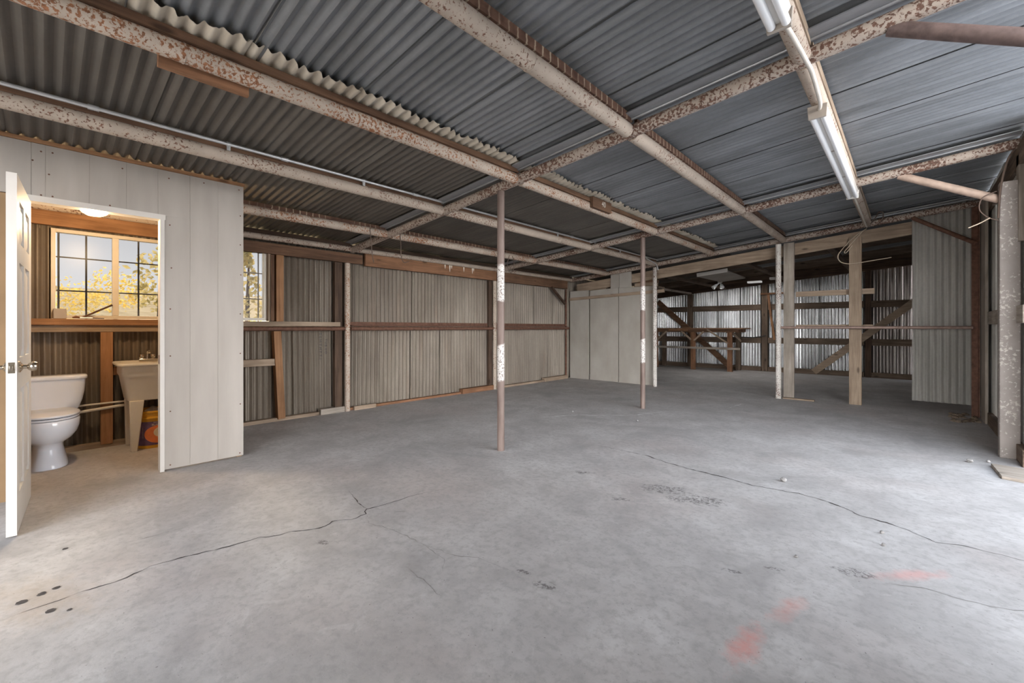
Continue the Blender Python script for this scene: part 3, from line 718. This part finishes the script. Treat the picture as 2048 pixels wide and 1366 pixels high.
# header and uprights
tag(MB().beam((-5.6,8.305,zr(-5.6)-.19),(.05,8.305,zr(.05)-.155), .05, .185).build('header_beam', W_TAN[0], None, .004), 'long tan wooden header beam over the far opening', 'beam')
tag(MB().box(-1.515,-1.365,8.235,8.278,0,zr(-1.44)-.05).build('upright_plank', W_GREY[2], None, .003), 'wide grey upright plank behind the peeling post', 'plank')
tag(MB().box(-.66,-.512,8.20,8.275,0,zr(-.58)-.15).build('upright_timber', W_TAN[2], None, .004), 'tan upright timber with wavy grain in the far opening', 'post')
board('cross_board', (-1.36,-.37,8.33,8.37,1.655,1.738), W_TAN[0], 'upper tan cross board behind the tan upright timber', 'board')
board('cross_board', (-1.36,-.39,8.335,8.36,1.165,1.198), W_TAN[0], 'thin lower cross board just above the pipe rail', 'board')
board('floor_scrap', (-1.50,-1.08,8.10,8.17,0,.022), W_TAN[0], 'wood scrap lying at the foot of the grey plank', 'board')
mb = MB()
mb.corr(V((.035, 8.235, .135)), V((0,0,1)), V((1,0,0)), V((0,-1,0)), zr(.3,.07)-.135, .60, amp=.014, jag=lambda t: .06*t, nu=4, wob=.006)
tag(mb.build('hanging_sheet', M['wallP'], None, 0), 'pale corrugated sheet hanging at the right end of the far opening', 'metal sheet')
# rubble stacked over the panels
for i, (x, z, l, h, yy, m, lb) in enumerate([(-5.50,1.985,.34,.11,8.36,W_BACK,'weathered offcut at the left above the narrow white panel'),(-5.08,1.985,.44,.07,8.34,W_TAN,'tan offcut above the pencil marked panel'),(-5.0,2.057,.36,.06,8.37,W_BROWN,'brown offcut atop the tan offcut over the panels'),(-4.0,2.0,.40,.07,8.36,W_TAN,'tan offcut right of the taller panel piece'),(-3.97,2.072,.36,.06,8.38,W_BROWN,'brown offcut atop the tan one right of the panel piece')]):
    tag(MB().box(x-l/2,x+l/2,yy-.03,yy+.22,z,z+h).build('wood_offcut', m[0], None, .004), lb, 'offcut')
board('offcut_shelf', (-5.74,-3.68,8.335,8.62,1.94,1.983), W_BACK[0], 'rough shelf carrying the offcuts behind the white panels', 'shelf')

# ------------------------------------------------------------------ far bay
for x, w_, y, m, lb in [(-4.74,.145,12.885,W_BACK,'weathered back wall post left of the workbench leg'),(-2.80,.14,12.885,W_BACK,'weathered back wall post right of the workbench'),(-.69,.11,12.885,W_DARK,'dark post where the back wall sheets change')]:
    tag(MB().box(x-w_/2,x+w_/2,y,y+.1,0,zr(x)-.185).build('wall_post', m[2], None, .004), lb, 'post')
for x0, x1, zt_, lb in [(-5.72,-4.82,'','left'),(-4.66,-2.88,'','behind the workbench'),(-2.72,-.76,'','in the middle'),(-.63,.72,'','at the right')]:
    for z0, z1, q in ((1.62,1.77,'upper'),(.74,.89,'lower'),(0,.12,'bottom')):
        board('wall_girt', (x0,x1,12.885,12.93,z0,z1), W_BACK[0], f'{q} wooden rail on the back wall, {lb} bay', 'rail')
def dbeam(p0, p1, w_, h, m, name, label, cat):
    return tag(MB().beam(p0, p1, w_, h, (0,1,0)).build(name, m, None, .003), label, cat)
dbeam((-5.70,12.855,1.95),(-3.62,12.855,.06), .15, .04, W_BROWN[0], 'diagonal_brace', 'brown diagonal brace behind the workbench', 'brace')
dbeam((-1.72,12.855,.06),(.25,12.855,1.86), .15, .04, W_TAN[0], 'diagonal_brace', 'tan diagonal brace at the right of the back wall', 'brace')
tag(MB().beam((-5.7,12.86,zr(-5.7)-.06),(.7,12.86,zr(.7)-.08), .10, .22).build('wall_plate_beam', W_DARK[0], None, .004), 'dark beam along the top of the back wall', 'beam')
for y, m, lb in [(9.55,W_BACK,'sloping joist nearest the opening in the far bay'),(11.1,W_BACK,'middle sloping joist in the far bay'),(12.1,W_DARK,'dark sloping joist nearest the back wall')]:
    tag(MB().beam((-5.7,y,zr(-5.7)-.06),(.7,y,zr(.7)-.06), .045, .15).build('ceiling_joist', m[0], None, .003), lb, 'joist')
for x, y0, y1, m, lb in [(-4.7,8.35,12.78,W_GREY,'grey lengthwise board under the far ceiling, left'),(-3.75,8.35,12.75,W_BACK,'weathered lengthwise board under the far ceiling, beside the white panel'),(-2.25,8.35,12.75,W_BACK,'brown lengthwise board under the far ceiling, right of the white panel'),(-.95,8.35,12.75,W_BACK,'lengthwise board under the far ceiling, behind the tan upright')]:
    tag(MB().box(x-.05,x+.05,y0,y1,zr(x)-.185,zr(x)-.14).build('ceiling_board', m[1], None, .003), lb, 'board')
pn = thing('hanging_board', (-2.93, 9.85, zr(-2.93)-.22), 'white flat panel hung under the far bay ceiling', 'panel')
mb = MB(); c = [(-3.22,9.15),(-2.63,9.15),(-2.68,10.6),(-3.20,10.6)]
mb.add([V((x,y,zr(x,-.235))) for x, y in c]+[V((x,y,zr(x,-.205))) for x, y in c], [(0,3,2,1),(4,5,6,7),(0,1,5,4),(1,2,6,5),(2,3,7,6),(3,0,4,7)])
mb.build('board_sheet', M['board'], pn, .003)
MB().beam((-3.22,9.14,zr(-3.22,-.20)),(-2.63,9.14,zr(-2.63,-.20)), .02, .075).build('panel_edge', M['white'], pn, .002)
sp_ = thing('twin_spotlight', (-3.35, 11.05, 2.1), 'white twin headed spotlight under the far bay ceiling', 'lamp')
MB().lathe([(.05,0),(.05,.03),(.02,.04),(.018,.06)][::-1], (-3.35,11.05,2.232), 16).build('mount', M['white'], sp_)
for dx in (-.08, .05):
    mb = MB().tube([(-3.35,11.05,2.24),(-3.35+dx*.6,11.03,2.20),(-3.35+dx,11.0,2.17),(-3.35+dx*1.6,10.95,2.11)], [.012,.016,.035,.05], 14)
    mb.build('lamp_head', M['tube'], sp_)
tag(MB().box(-2.97,-2.66,11.9,12.02,zr(-2.8)-.21,zr(-2.8)-.165).build('strip_light', M['lit'], None, .006), 'small white strip light near the back wall top', 'lamp')
tag(MB().box(-2.40,-2.28,11.5,11.62,zr(-2.3)-.24,zr(-2.3)-.185).build('junction_box', M['white'], None, .008), 'small white box on the far ceiling beside the peeling post', 'box')

# workbench
wbn = thing('workbench', (-4.3, 12.35, 0), 'long brown wooden workbench against the back wall', 'workbench')
MB().box(-5.6,-3.11,12.02,12.80,1.112,1.142).build('bench_top', W_RED[0], wbn, .003)
mb = MB(); mb.box(-5.55,-3.22,12.08,12.115,1.03,1.11); mb.box(-3.255,-3.22,12.12,12.78,1.03,1.11); mb.build('apron', W_BROWN[0], wbn, .002)
MB().box(-5.03,-4.50,12.055,12.075,1.07,1.11).build('front_strip', W_ORANGE[0], wbn, .002)
for x, y in [(-4.38,12.12),(-3.44,12.12),(-5.45,12.12),(-3.40,12.72),(-5.45,12.72)]:
    MB().box(x-.06,x+.06,y,y+.07,0,1.03).build('leg', W_RED[2] if y < 12.5 else W_BACK[2], wbn, .003)
MB().box(-5.55,-3.18,12.06,12.10,.575,.63).build('stretcher', W_GREY[0], wbn, .002)
for p0, p1 in [((-5.4,12.1,.80),(-5.1,12.1,1.05)),((-4.68,12.1,1.05),(-4.42,12.1,.82)),((-4.34,12.1,.80),(-4.08,12.1,1.05)),((-3.98,12.07,1.10),(-3.46,12.07,.74)),((-3.42,12.3,1.02),(-3.30,12.6,.80))]:
    MB().beam(p0, p1, .035 if p0[1] != 12.07 else .03, .07, (0,1,0)).build('brace', W_TAN[0], wbn, .002)
tbr = thing('shelf_bracket', (-2.66, 12.72, .8), 'orange brown T shaped wooden bracket on the back wall post', 'bracket')
MB().box(-2.87,-2.35,12.78,12.884,2.02,2.06).build('bracket_arm', W_RED[0], tbr, .002)
MB().beam((-2.70,12.84,2.02),(-2.64,12.84,1.45), .05, .06, (0,1,0)).build('upper_strut', W_RED[2], tbr, .002)
MB().beam((-2.64,12.845,1.45),(-2.56,12.845,.83), .05, .05, (0,1,0)).build('lower_strut', W_ORANGE[2], tbr, .002)
tag(MB().tube(spline([(-3.40,12.86,.90),(-3.1,12.86,.885),(-2.9,12.86,.91),(-2.76,12.87,.95)], 6), .012, 8).build('hose', M['black']), 'black hose sagging along the lower back wall rail', 'hose')

# ------------------------------------------------------------------ wires
def wire(pts, r, mat, label, name='wire', cat='wire'):
    return tag(MB().tube(spline(pts, 7), r, 8).build(name, mat), label, cat)
xw_, zw = PX[1], zr(PX[1])
wire([(xw_+.05,2.62,zw+.02),(xw_+.055,2.63,zw-.1),(xw_+.05,2.65,zw-.28),(xw_+.05,2.67,zw-.38)], .005, M['wire'], 'dark wire hanging from the roof pipe just before the nearest rafter')
wire([(xw_+.05,3.03,zw+.02),(xw_+.055,3.04,zw-.1),(xw_+.05,3.05,zw-.26),(xw_+.05,3.09,zw-.33),(xw_+.05,3.16,zw-.31)], .005, M['wire'], 'dark wire hooked from the roof pipe just past the nearest rafter')
wire([(xw_+.05,5.05,zw+.0),(xw_+.05,5.0,zw-.15),(xw_+.05,5.05,zw-.26),(xw_+.05,5.14,zw-.24),(xw_+.05,5.16,zw-.1),(xw_+.05,5.12,zw+.0)], .005, M['wire'], 'loop of dark wire hanging behind the nearest round post')
wire([(-.45,8.15,2.60),(-.60,8.17,2.50),(-.72,8.17,2.36),(-.79,8.17,2.24),(-.75,8.17,2.14),(-.62,8.17,2.105),(-.42,8.17,2.125),(-.18,8.16,2.15)], .0065, M['cable'], 'beige cable looped around the tan upright timber', 'cable', 'cable')
wire([(-.50,8.17,2.57),(-.62,8.18,2.42),(-.71,8.18,2.30),(-.69,8.18,2.28),(-.62,8.18,2.38)], .006, M['cable'], 'short beige cable hook beside the tan upright timber', 'cable', 'cable')
wire([(-.40,7.96,2.63),(-.33,7.55,2.62),(-.28,7.25,2.63),(-.24,7.3,2.62),(-.27,7.7,2.60),(-.36,8.02,2.60)], .006, M['wire'], 'grey wire loop beside the end of the far conduit')
wire([(.575,5.72,2.36),(.49,5.72,2.32),(.47,5.72,2.22),(.52,5.72,2.14),(.585,5.72,2.1)], .0045, M['wire'], 'thin dark wire looped around the brace at the mauve post')
wire([(.40,5.71,2.06),(.47,5.71,2.09),(.535,5.71,2.13)], .005, M['cable'], 'stiff beige wire end sticking out from the mauve post')
wire([(.585,5.725,2.12),(.60,5.725,2.4),(.64,5.73,2.62),(.68,5.75,2.7)], .008, M['wire'], 'dark wire climbing the mauve post to the roof')

# ------------------------------------------------------------------ bathroom fittings
to = thing('toilet', (-5.4, .02, 0), 'white ceramic toilet with closed lid beside the open door', 'toilet')
CY = .02
mb = MB(); rs = []
for z, x0, x1, h, e in [(0,-5.60,-5.10,.122,2.6),(.02,-5.60,-5.10,.12,2.6),(.05,-5.59,-5.115,.112,2.5),(.14,-5.57,-5.165,.094,2.4),(.185,-5.565,-5.16,.094,2.3),(.205,-5.565,-5.12,.118,2.2),(.235,-5.565,-5.075,.148,2.2),(.28,-5.565,-5.03,.174,2.15),(.33,-5.565,-5.01,.188,2.1),(.385,-5.565,-5.005,.192,2.1),(.398,-5.56,-5.012,.186,2.1)]:
    rs.append(ring((x0+x1)/2, CY, z, (x1-x0)/2, h, 44, e))
mb.loft(rs); mb.build('bowl', M['ceramic'], to, 0, False, 60)
def oval(z0, z1, name, mat, grow=0):
    r_ = []
    for z, g in [(z0,-.006),(z0+.004,0),(z1-.006,0),(z1,-.01)]: r_.append(ring(-5.285, CY, z, .275+g+grow, .188+g+grow, 44, 2.15))
    return MB().loft(r_).build(name, mat, to, 0, False, 60)
oval(.401, .418, 'seat', M['seatp']); oval(.424, .444, 'lid', M['seatp'], .003)
MB().loft([ring(-5.285, CY, z, .26, .175, 30, 2.1) for z in (.417, .425)]).build('seat_gap', M['dark'], to)
mb = MB(); rs = []
for z, hx, hy in [(.375,.06,.13),(.39,.075,.165),(.43,.085,.195),(.50,.092,.218),(.58,.096,.232),(.69,.10,.24)]: rs.append(ring(-5.60, CY, z, hx, hy, 48, 5))
mb.loft(rs); tank = mb.build('tank', M['ceramic'], to, 0, False, 60)
mb = MB(); mb.loft([ring(-5.60, CY, z, .108+g, .250+g, 48, 6) for z, g in [(.688,-.004),(.693,0),(.715,0),(.724,-.006)]]); mb.build('tank_lid', M['ceramic'], tank, 0, False, 60)
MB().box(-5.60,-5.5,CY-.09,CY+.09,.30,.38).build('tank_neck', M['ceramic'], to, .01)

sk = thing('utility_sink', (-5.46, .765, 0), 'ivory plastic utility sink on tapered legs', 'sink')
def rr(x0, x1, y0, y1, z, e=9, n=48): return ring((x0+x1)/2, (y0+y1)/2, z, (x1-x0)/2, (y1-y0)/2, n, e)
mb = MB(); mb.loft([rr(-5.655,-5.285,.53,1.0,.468), rr(-5.665,-5.27,.52,1.01,.474), rr(-5.69,-5.235,.485,1.045,.69), rr(-5.70,-5.222,.473,1.057,.715), rr(-5.70,-5.222,.473,1.057,.79), rr(-5.728,-5.192,.443,1.087,.802), rr(-5.73,-5.19,.441,1.089,.815), rr(-5.725,-5.195,.446,1.084,.823), rr(-5.69,-5.235,.486,1.044,.818), rr(-5.66,-5.285,.53,1.0,.50)], True)
mb.build('basin', M['tubp'], sk, 0, False, 50)
for x, y in [(-5.29,.56),(-5.29,.97),(-5.64,.56),(-5.64,.97)]:
    s_ = 1 if y < .7 else -1
    mb = MB(); mb.add([(x-.02,y-.02*s_,0),(x+.02,y-.02*s_,0),(x+.02,y+.028*s_,0),(x-.02,y+.028*s_,0),(x-.03,y-.03*s_,.472),(x+.03,y-.03*s_,.472),(x+.03,y+.075*s_,.472),(x-.03,y+.075*s_,.472)], [(0,3,2,1),(4,5,6,7),(0,1,5,4),(1,2,6,5),(2,3,7,6),(3,0,4,7)])
    mb.build('leg', M['tubp'], sk, .006)
fc = thing('faucet', (-5.695, .76, .822), 'small chrome faucet with two handles on the utility sink', 'faucet')
mb = MB(); mb.box(-5.722,-5.672,.64,.88,.8215,.838); mb.build('faucet_base', M['chrome'], fc, .004)
for y in (.665, .755): MB().lathe([(.016,0),(.02,.01),(.022,.03),(.018,.042),(.008,.045)], (-5.697,y,.837), 18).build('handle', M['chrome'], fc)
MB().tube(spline([(-5.697,.71,.837),(-5.697,.71,.90),(-5.67,.71,.93),(-5.60,.71,.925),(-5.57,.71,.90)], 5), .009, 12).build('spout', M['chrome'], fc)

bu = thing('bucket', (-5.44, .72, 0), 'yellow plastic bucket with purple and orange label under the sink', 'bucket')
BC = V((-5.44, .72, 0))
mb = MB(); mb.lathe([(.128,0),(.131,.004),(.138,.27),(.139,.28),(.15,.283),(.15,.295),(.141,.30),(.142,.335),(.152,.338),(.153,.352),(.146,.356),(.140,.354),(.136,.30),(.124,.012)], BC, 48)
mb.build('pail', M['bucket'], bu, 0, False, 35)
A0 = math.atan2(0-BC.y, 0-BC.x)
def cyl_pt(u_, z, r): a = A0 + u_/.137; return V((BC.x + r*math.cos(a), BC.y + r*math.sin(a), z))
def rad(z): return .131 + (.138-.131)*z/.27
mb = MB(); n = 60
vs = [cyl_pt(-.26 + .52*k/n, z, rad(z)+.0012) for k in range(n+1) for z in (.03, .255)]
mb.add(vs, [(2*k,2*k+2,2*k+3,2*k+1) for k in range(n)], True); lbl = mb.build('label', M['purple'], bu)
def disc(uc, zc_, ru, rz, r_off, name, mat):
    mb = MB(); rings = []
    vs = [cyl_pt(uc, zc_, rad(zc_)+r_off)]
    for q in range(1, 6):
        for k in range(36): vs.append(cyl_pt(uc + ru*q/5*math.cos(2*PI*k/36), zc_ + rz*q/5*math.sin(2*PI*k/36), rad(zc_ + rz*q/5*math.sin(2*PI*k/36))+r_off))
    fs = [(0, 1+k, 1+(k+1)%36) for k in range(36)]
    for q in range(4):
        for k in range(36): fs.append((1+q*36+k, 1+(q+1)*36+k, 1+(q+1)*36+(k+1)%36, 1+q*36+(k+1)%36))
    mb.add(vs, fs, True); return mb.build(name, mat, lbl)
disc(.05, .132, .115, .085, .002, 'orange_disc', M['orangel']); disc(.06, .15, .055, .048, .0028, 'pale_disc', M['palel'])
def wrap_text(txt, size, uc, zc_, name, mat, shear=0):
    vs, fs = text_mesh(txt, size); MB().add([cyl_pt(uc + v.x + shear*v.y, zc_ + v.y, rad(zc_)+.0036) for v in vs], fs).build(name, mat, lbl)
wrap_text('T', .075, .05, .150, 'logo_letter', M['ink'], .25)
wrap_text('BLANC',   .024, .03, .224, 'label_text', M['palel']); wrap_text('MAS', .016, .02, .245, 'label_text', M['palel'])
mb = MB(); mb.add([cyl_pt(u_, z, rad(z)+.002) for u_, z in [(-.125,.10),(-.075,.10),(-.075,.20),(-.125,.20)]], [(0,1,2,3)])
mb.build('label_patch', M['taupe'], lbl)
mb = MB(); rsx = []
for q in range(6):
    z = .33 + .05*q/5; rr_ = .07*math.cos(q/5*1.45)
    rsx.append([V((-5.44 + (rr_*(1+.35*random.uniform(-1,1)))*math.cos(2*PI*k/16), .72 + (rr_*(1+.35*random.uniform(-1,1)))*math.sin(2*PI*k/16), z + random.uniform(-.008,.008))) for k in range(16)])
mb.loft(rsx, True, False); tag(mb.build('crumpled_bag', M['foil']), 'crumpled silver bag poking out of the yellow bucket', 'bag')

gl_ = thing('globe_light', (-4.7575, .27, 2.03), 'glowing opal globe lamp under the bathroom roof pipe', 'lamp')
MB().lathe([(.06,2.262),(.06,2.20),(.085,2.19),(.085,2.165)][::-1], (-4.7575,.27,0), 24).build('lamp_base', M['white'], gl_)
MB().lathe([(.012,2.036),(.045,2.042),(.075,2.06),(.098,2.09),(.108,2.125),(.10,2.155),(.082,2.166)], (-4.7575,.27,0), 32).build('lamp_shade', M['globe'], gl_)

def ppipe(pts, r, label): return tag(MB().tube(spline(pts, 4), r, 10).build('water_pipe', M['tubp']), label, 'pipe')
ppipe([(-5.66,.10,.355),(-5.665,.3,.372),(-5.66,.60,.40)], .014, 'lower plastic water pipe on the wall behind the toilet')
ppipe([(-5.66,.12,.42),(-5.665,.3,.425),(-5.66,.60,.432)], .009, 'upper thin water pipe on the wall behind the toilet')
tag(MB().box(-5.735,-5.675,.055,.14,1.2325,1.325).build('sill_box', M['taupe'], None, .004), 'small grey box on the bathroom window ledge', 'box')
tag(MB().tube([(-5.70,.235,1.2415),(-5.715,.45,1.372)], .0085, 8).build('stick', W_BROWN[1]), 'brown stick leaning on the bathroom window', 'stick')
pb = thing('paint_brush', (-5.685, .26, 1.2325), 'small paint brush lying on the bathroom window ledge', 'brush')
MB().tube([(-5.685,.175,1.244),(-5.685,.20,1.25),(-5.685,.225,1.245)], [.006,.0125,.009], 12).build('bristles', W_RED[1], pb)
MB().tube([(-5.685,.225,1.243),(-5.685,.31,1.241)], .008, 10).build('ferrule', M['conduit'], pb)
MB().tube([(-5.685,.31,1.241),(-5.685,.39,1.238)], [.006,.004], 8).build('brush_handle', W_BROWN[1], pb)

# ------------------------------------------------------------------ small things on the floor
mb = MB(); mb.hexa([(.503,5.331,0),(.520,4.93,0),(.80,4.86,0),(.78,5.30,0),(.503,5.331,.024),(.520,4.93,.024),(.80,4.86,.024),(.78,5.30,.024)])
tag(mb.build('plywood_scrap', W_GREY[0], None, .003), 'pale plywood scrap lying by the mauve post', 'board')
def stone(x, y, r, label):
    bm = bmesh.new(); bmesh.ops.create_icosphere(bm, subdivisions=2, radius=r)
    for v in bm.verts: v.co *= 1 + .35*noise.noise(v.co*(2.2/r*.5) + V((x*9, y*7, 0)))
    zmin = min(v.co.z for v in bm.verts)
    mb = MB(); mb.add([V((v.co.x + x, v.co.y + y, (v.co.z - zmin)*.8)) for v in bm.verts], [tuple(v.index for v in f.verts) for f in bm.faces], False); bm.free()
    return tag(mb.build('concrete_chip', M['stone']), label, 'stone')
stone(-.688,3.744,.020,'pale concrete chip beside the long floor crack')
stone(-.108,3.172,.010,'upper of two dark chips right of mid floor')
stone(-.096,2.996,.010,'lower of two dark chips right of mid floor')
stone(-.413,2.55,.008,'tiny chip left of the spalled patch by the red paint')
stone(.385,5.348,.022,'pale chip on the floor left of the plywood scrap')
stone(.50,5.45,.014,'small pale chip behind the plywood scrap')
stone(-2.45,4.93,.014,'pale chip on the white dust line near the second round post')
stone(-3.37,4.88,.012,'small chip on the floor left of the second round post')
mb = MB()
for k in range(34):
    x = random.uniform(.40,.64); y = random.uniform(7.5,8.35); r = random.uniform(.015,.05); h = r*random.uniform(.4,.9)
    mb.loft([[V((x+q*r*random.uniform(.7,1.2)*math.cos(2*PI*j/7), y+q*r*random.uniform(.7,1.2)*math.sin(2*PI*j/7), zz)) for j in range(7)] for q, zz in ((1,0),(.7,h*.7),(.25,h))], True, False)
o = mb.build('dirt_heap', plain('brown_dirt', (.20,.155,.115), .95, 0, .1, .3, 30)); o['kind'] = 'stuff'; o['label'] = 'low heap of dirt at the foot of the right wall'; o['category'] = 'dirt'

# ------------------------------------------------------------------ outside
mb = MB(); N = 50; vs = []
for i in range(N+1):
    for j in range(N+1):
        x = -7.2 - 70*(i/N)**1.6; y = -60 + 110*j/N; d = -7.2 - x
        z = -.13 + .105*max(0, d-1) - .0009*max(0, d-12)**2*.35 + .35*noise.noise(V((x*.12, y*.12, 0)))*min(1, d/6)
        vs.append(V((x, y, z)))
mb.add(vs, [(i*(N+1)+j, (i+1)*(N+1)+j, (i+1)*(N+1)+j+1, i*(N+1)+j+1) for i in range(N) for j in range(N)], True)
struct(mb.build('hill', M['grass']), 'dry grassy slope seen through the windows')
def tree(x, y, z, h, r, mat, label, n=900, conic=False):
    o = thing('tree', (x, y, z), label, 'tree', 'trees beyond the windows')
    MB().tube([(x,y,z-.2),(x+.05,y,z+h*.5),(x,y+.05,z+h*.9)], [.12*h/4,.07*h/4,.02], 8).build('trunk', W_DARK[2], o)
    mb = MB()
    for k in range(n):
        if conic:
            t = random.random()**.8; rr2 = r*(1-t)*math.sqrt(random.random())+.05; a = random.uniform(0,2*PI); p = V((x+rr2*math.cos(a), y+rr2*math.sin(a), z+h*(.12+.88*t)))
        else:
            q = V((random.gauss(0,1), random.gauss(0,1), random.gauss(0,1))).normalized()*(.55+.45*random.random())
            q *= 1 + .35*noise.noise(q*2 + V((x,y,0))); p = V((x+q.x*r, y+q.y*r, z+h*.62+q.z*h*.38))
        s_ = random.uniform(.08,.16)*h/4; u_ = V((random.uniform(-1,1),random.uniform(-1,1),random.uniform(-1,1))).normalized(); w_ = u_.orthogonal().normalized()
        mb.add([p-u_*s_, p-w_*s_*.6, p+u_*s_, p+w_*s_*.6], [(0,1,2,3)])
    mb.build('leaves', mat, o); return o
tree(-24, -2.6, 1.2, 2.1, 1.7, M['leafy'], 'golden tree beyond the left pane of the bathroom window')
tree(-20.5, .2, 1.0, 1.7, 1.3, M['leafy'], 'low golden tree at the middle of the bathroom window view')
tree(-23, 1.9, 1.1, 2.4, 1.0, M['leafy'], 'golden tree beyond the right pane of the bathroom window', 420)
tree(-18, 2.55, .8, 3.0, .75, M['leafb'], 'taller brown green tree at the right of the bathroom window view', 330)
tree(-14, 3.95, .5, 2.9, .7, M['leafb'], 'sparse brown tree beyond the half hidden window', 300, True)
tree(-15, 6.4, .5, 1.8, .8, M['leafb'], 'low bushy tree beyond the half hidden window', 600)

# ------------------------------------------------------------------ light and camera
world = bpy.data.worlds.new('sky'); scn.world = world; world.use_nodes = True
wt = world.node_tree; wt.nodes.clear()
wo = wt.nodes.new('ShaderNodeOutputWorld'); bg = wt.nodes.new('ShaderNodeBackground'); tc = wt.nodes.new('ShaderNodeTexCoord')
sx = wt.nodes.new('ShaderNodeSeparateXYZ'); rp_ = wt.nodes.new('ShaderNodeValToRGB')
wt.links.new(tc.outputs['Generated'], sx.inputs[0]); wt.links.new(sx.outputs[2], rp_.inputs[0])
rp_.color_ramp.elements[0].position = 0; rp_.color_ramp.elements[0].color = (.98,.97,.97,1)
rp_.color_ramp.elements[1].position = .48; rp_.color_ramp.elements[1].color = (.16,.18,.21,1)
dt = wt.nodes.new('ShaderNodeVectorMath'); dt.operation = 'DOT_PRODUCT'; dt.inputs[1].default_value = (.72, -.68, .08)
wt.links.new(tc.outputs['Generated'], dt.inputs[0])
mr = wt.nodes.new('ShaderNodeMapRange'); mr.interpolation_type = 'SMOOTHSTEP'
mr.inputs['From Min'].default_value = -.6; mr.inputs['From Max'].default_value = 1.0; mr.inputs['To Min'].default_value = 1.1; mr.inputs['To Max'].default_value = 5.5
wt.links.new(dt.outputs['Value'], mr.inputs['Value']); wt.links.new(mr.outputs[0], bg.inputs[1])
wt.links.new(rp_.outputs[0], bg.inputs[0])
wt.links.new(bg.outputs[0], wo.inputs[0])
sun = bpy.data.lights.new('sun', 'SUN'); sun.energy = 5.5; sun.angle = math.radians(15); sun.color = (1,.84,.62)
so = bpy.data.objects.new('sun', sun); COL.objects.link(so); so.location = (-30, 9, 17)
so.rotation_euler = V((.85,-.22,-.46)).to_track_quat('-Z','Y').to_euler()
def lamp(name, loc, w, size, c):
    l = bpy.data.lights.new(name, 'AREA'); l.energy = w; l.size = size; l.color = c
    o = bpy.data.objects.new(name, l); COL.objects.link(o); o.location = loc; return o
gpl = bpy.data.lights.new('globe_bulb', 'POINT'); gpl.energy = 9; gpl.color = (1,.70,.40); gpl.shadow_soft_size = .06
gpo = bpy.data.objects.new('globe_bulb', gpl); COL.objects.link(gpo); gpo.location = (-4.7575, .27, 1.965)
lamp('strip_fill_light', (-2.815, 11.96, zr(-2.8)-.22), 2.2, .12, (1,.97,.93))  # fill light added at the strip fixture to lift the far bay
lamp('spotlight_fill_light', (-3.36, 10.95, 2.09), 1.8, .1, (1,.97,.93))  # second added fill, set at the twin spotlight for the same bay

cam = bpy.data.cameras.new('camera'); co = bpy.data.objects.new('camera', cam); COL.objects.link(co)
cam.sensor_width = 36; cam.lens = 861.39/2048*36
cam.shift_y = -(683 - 655.45)/2048; cam.clip_start = .05; cam.clip_end = 300
co.location = (0, 0, 1.15); co.rotation_euler = (PI/2, 0, .7442)
scn.camera = co
scn.view_settings.view_transform = 'Standard'; scn.view_settings.look = 'None'; scn.view_settings.exposure = 1.98; scn.view_settings.gamma = 1
scn.view_settings.use_curve_mapping = False
scn.cycles.max_bounces = 12; scn.cycles.diffuse_bounces = 7; scn.cycles.transparent_max_bounces = 12
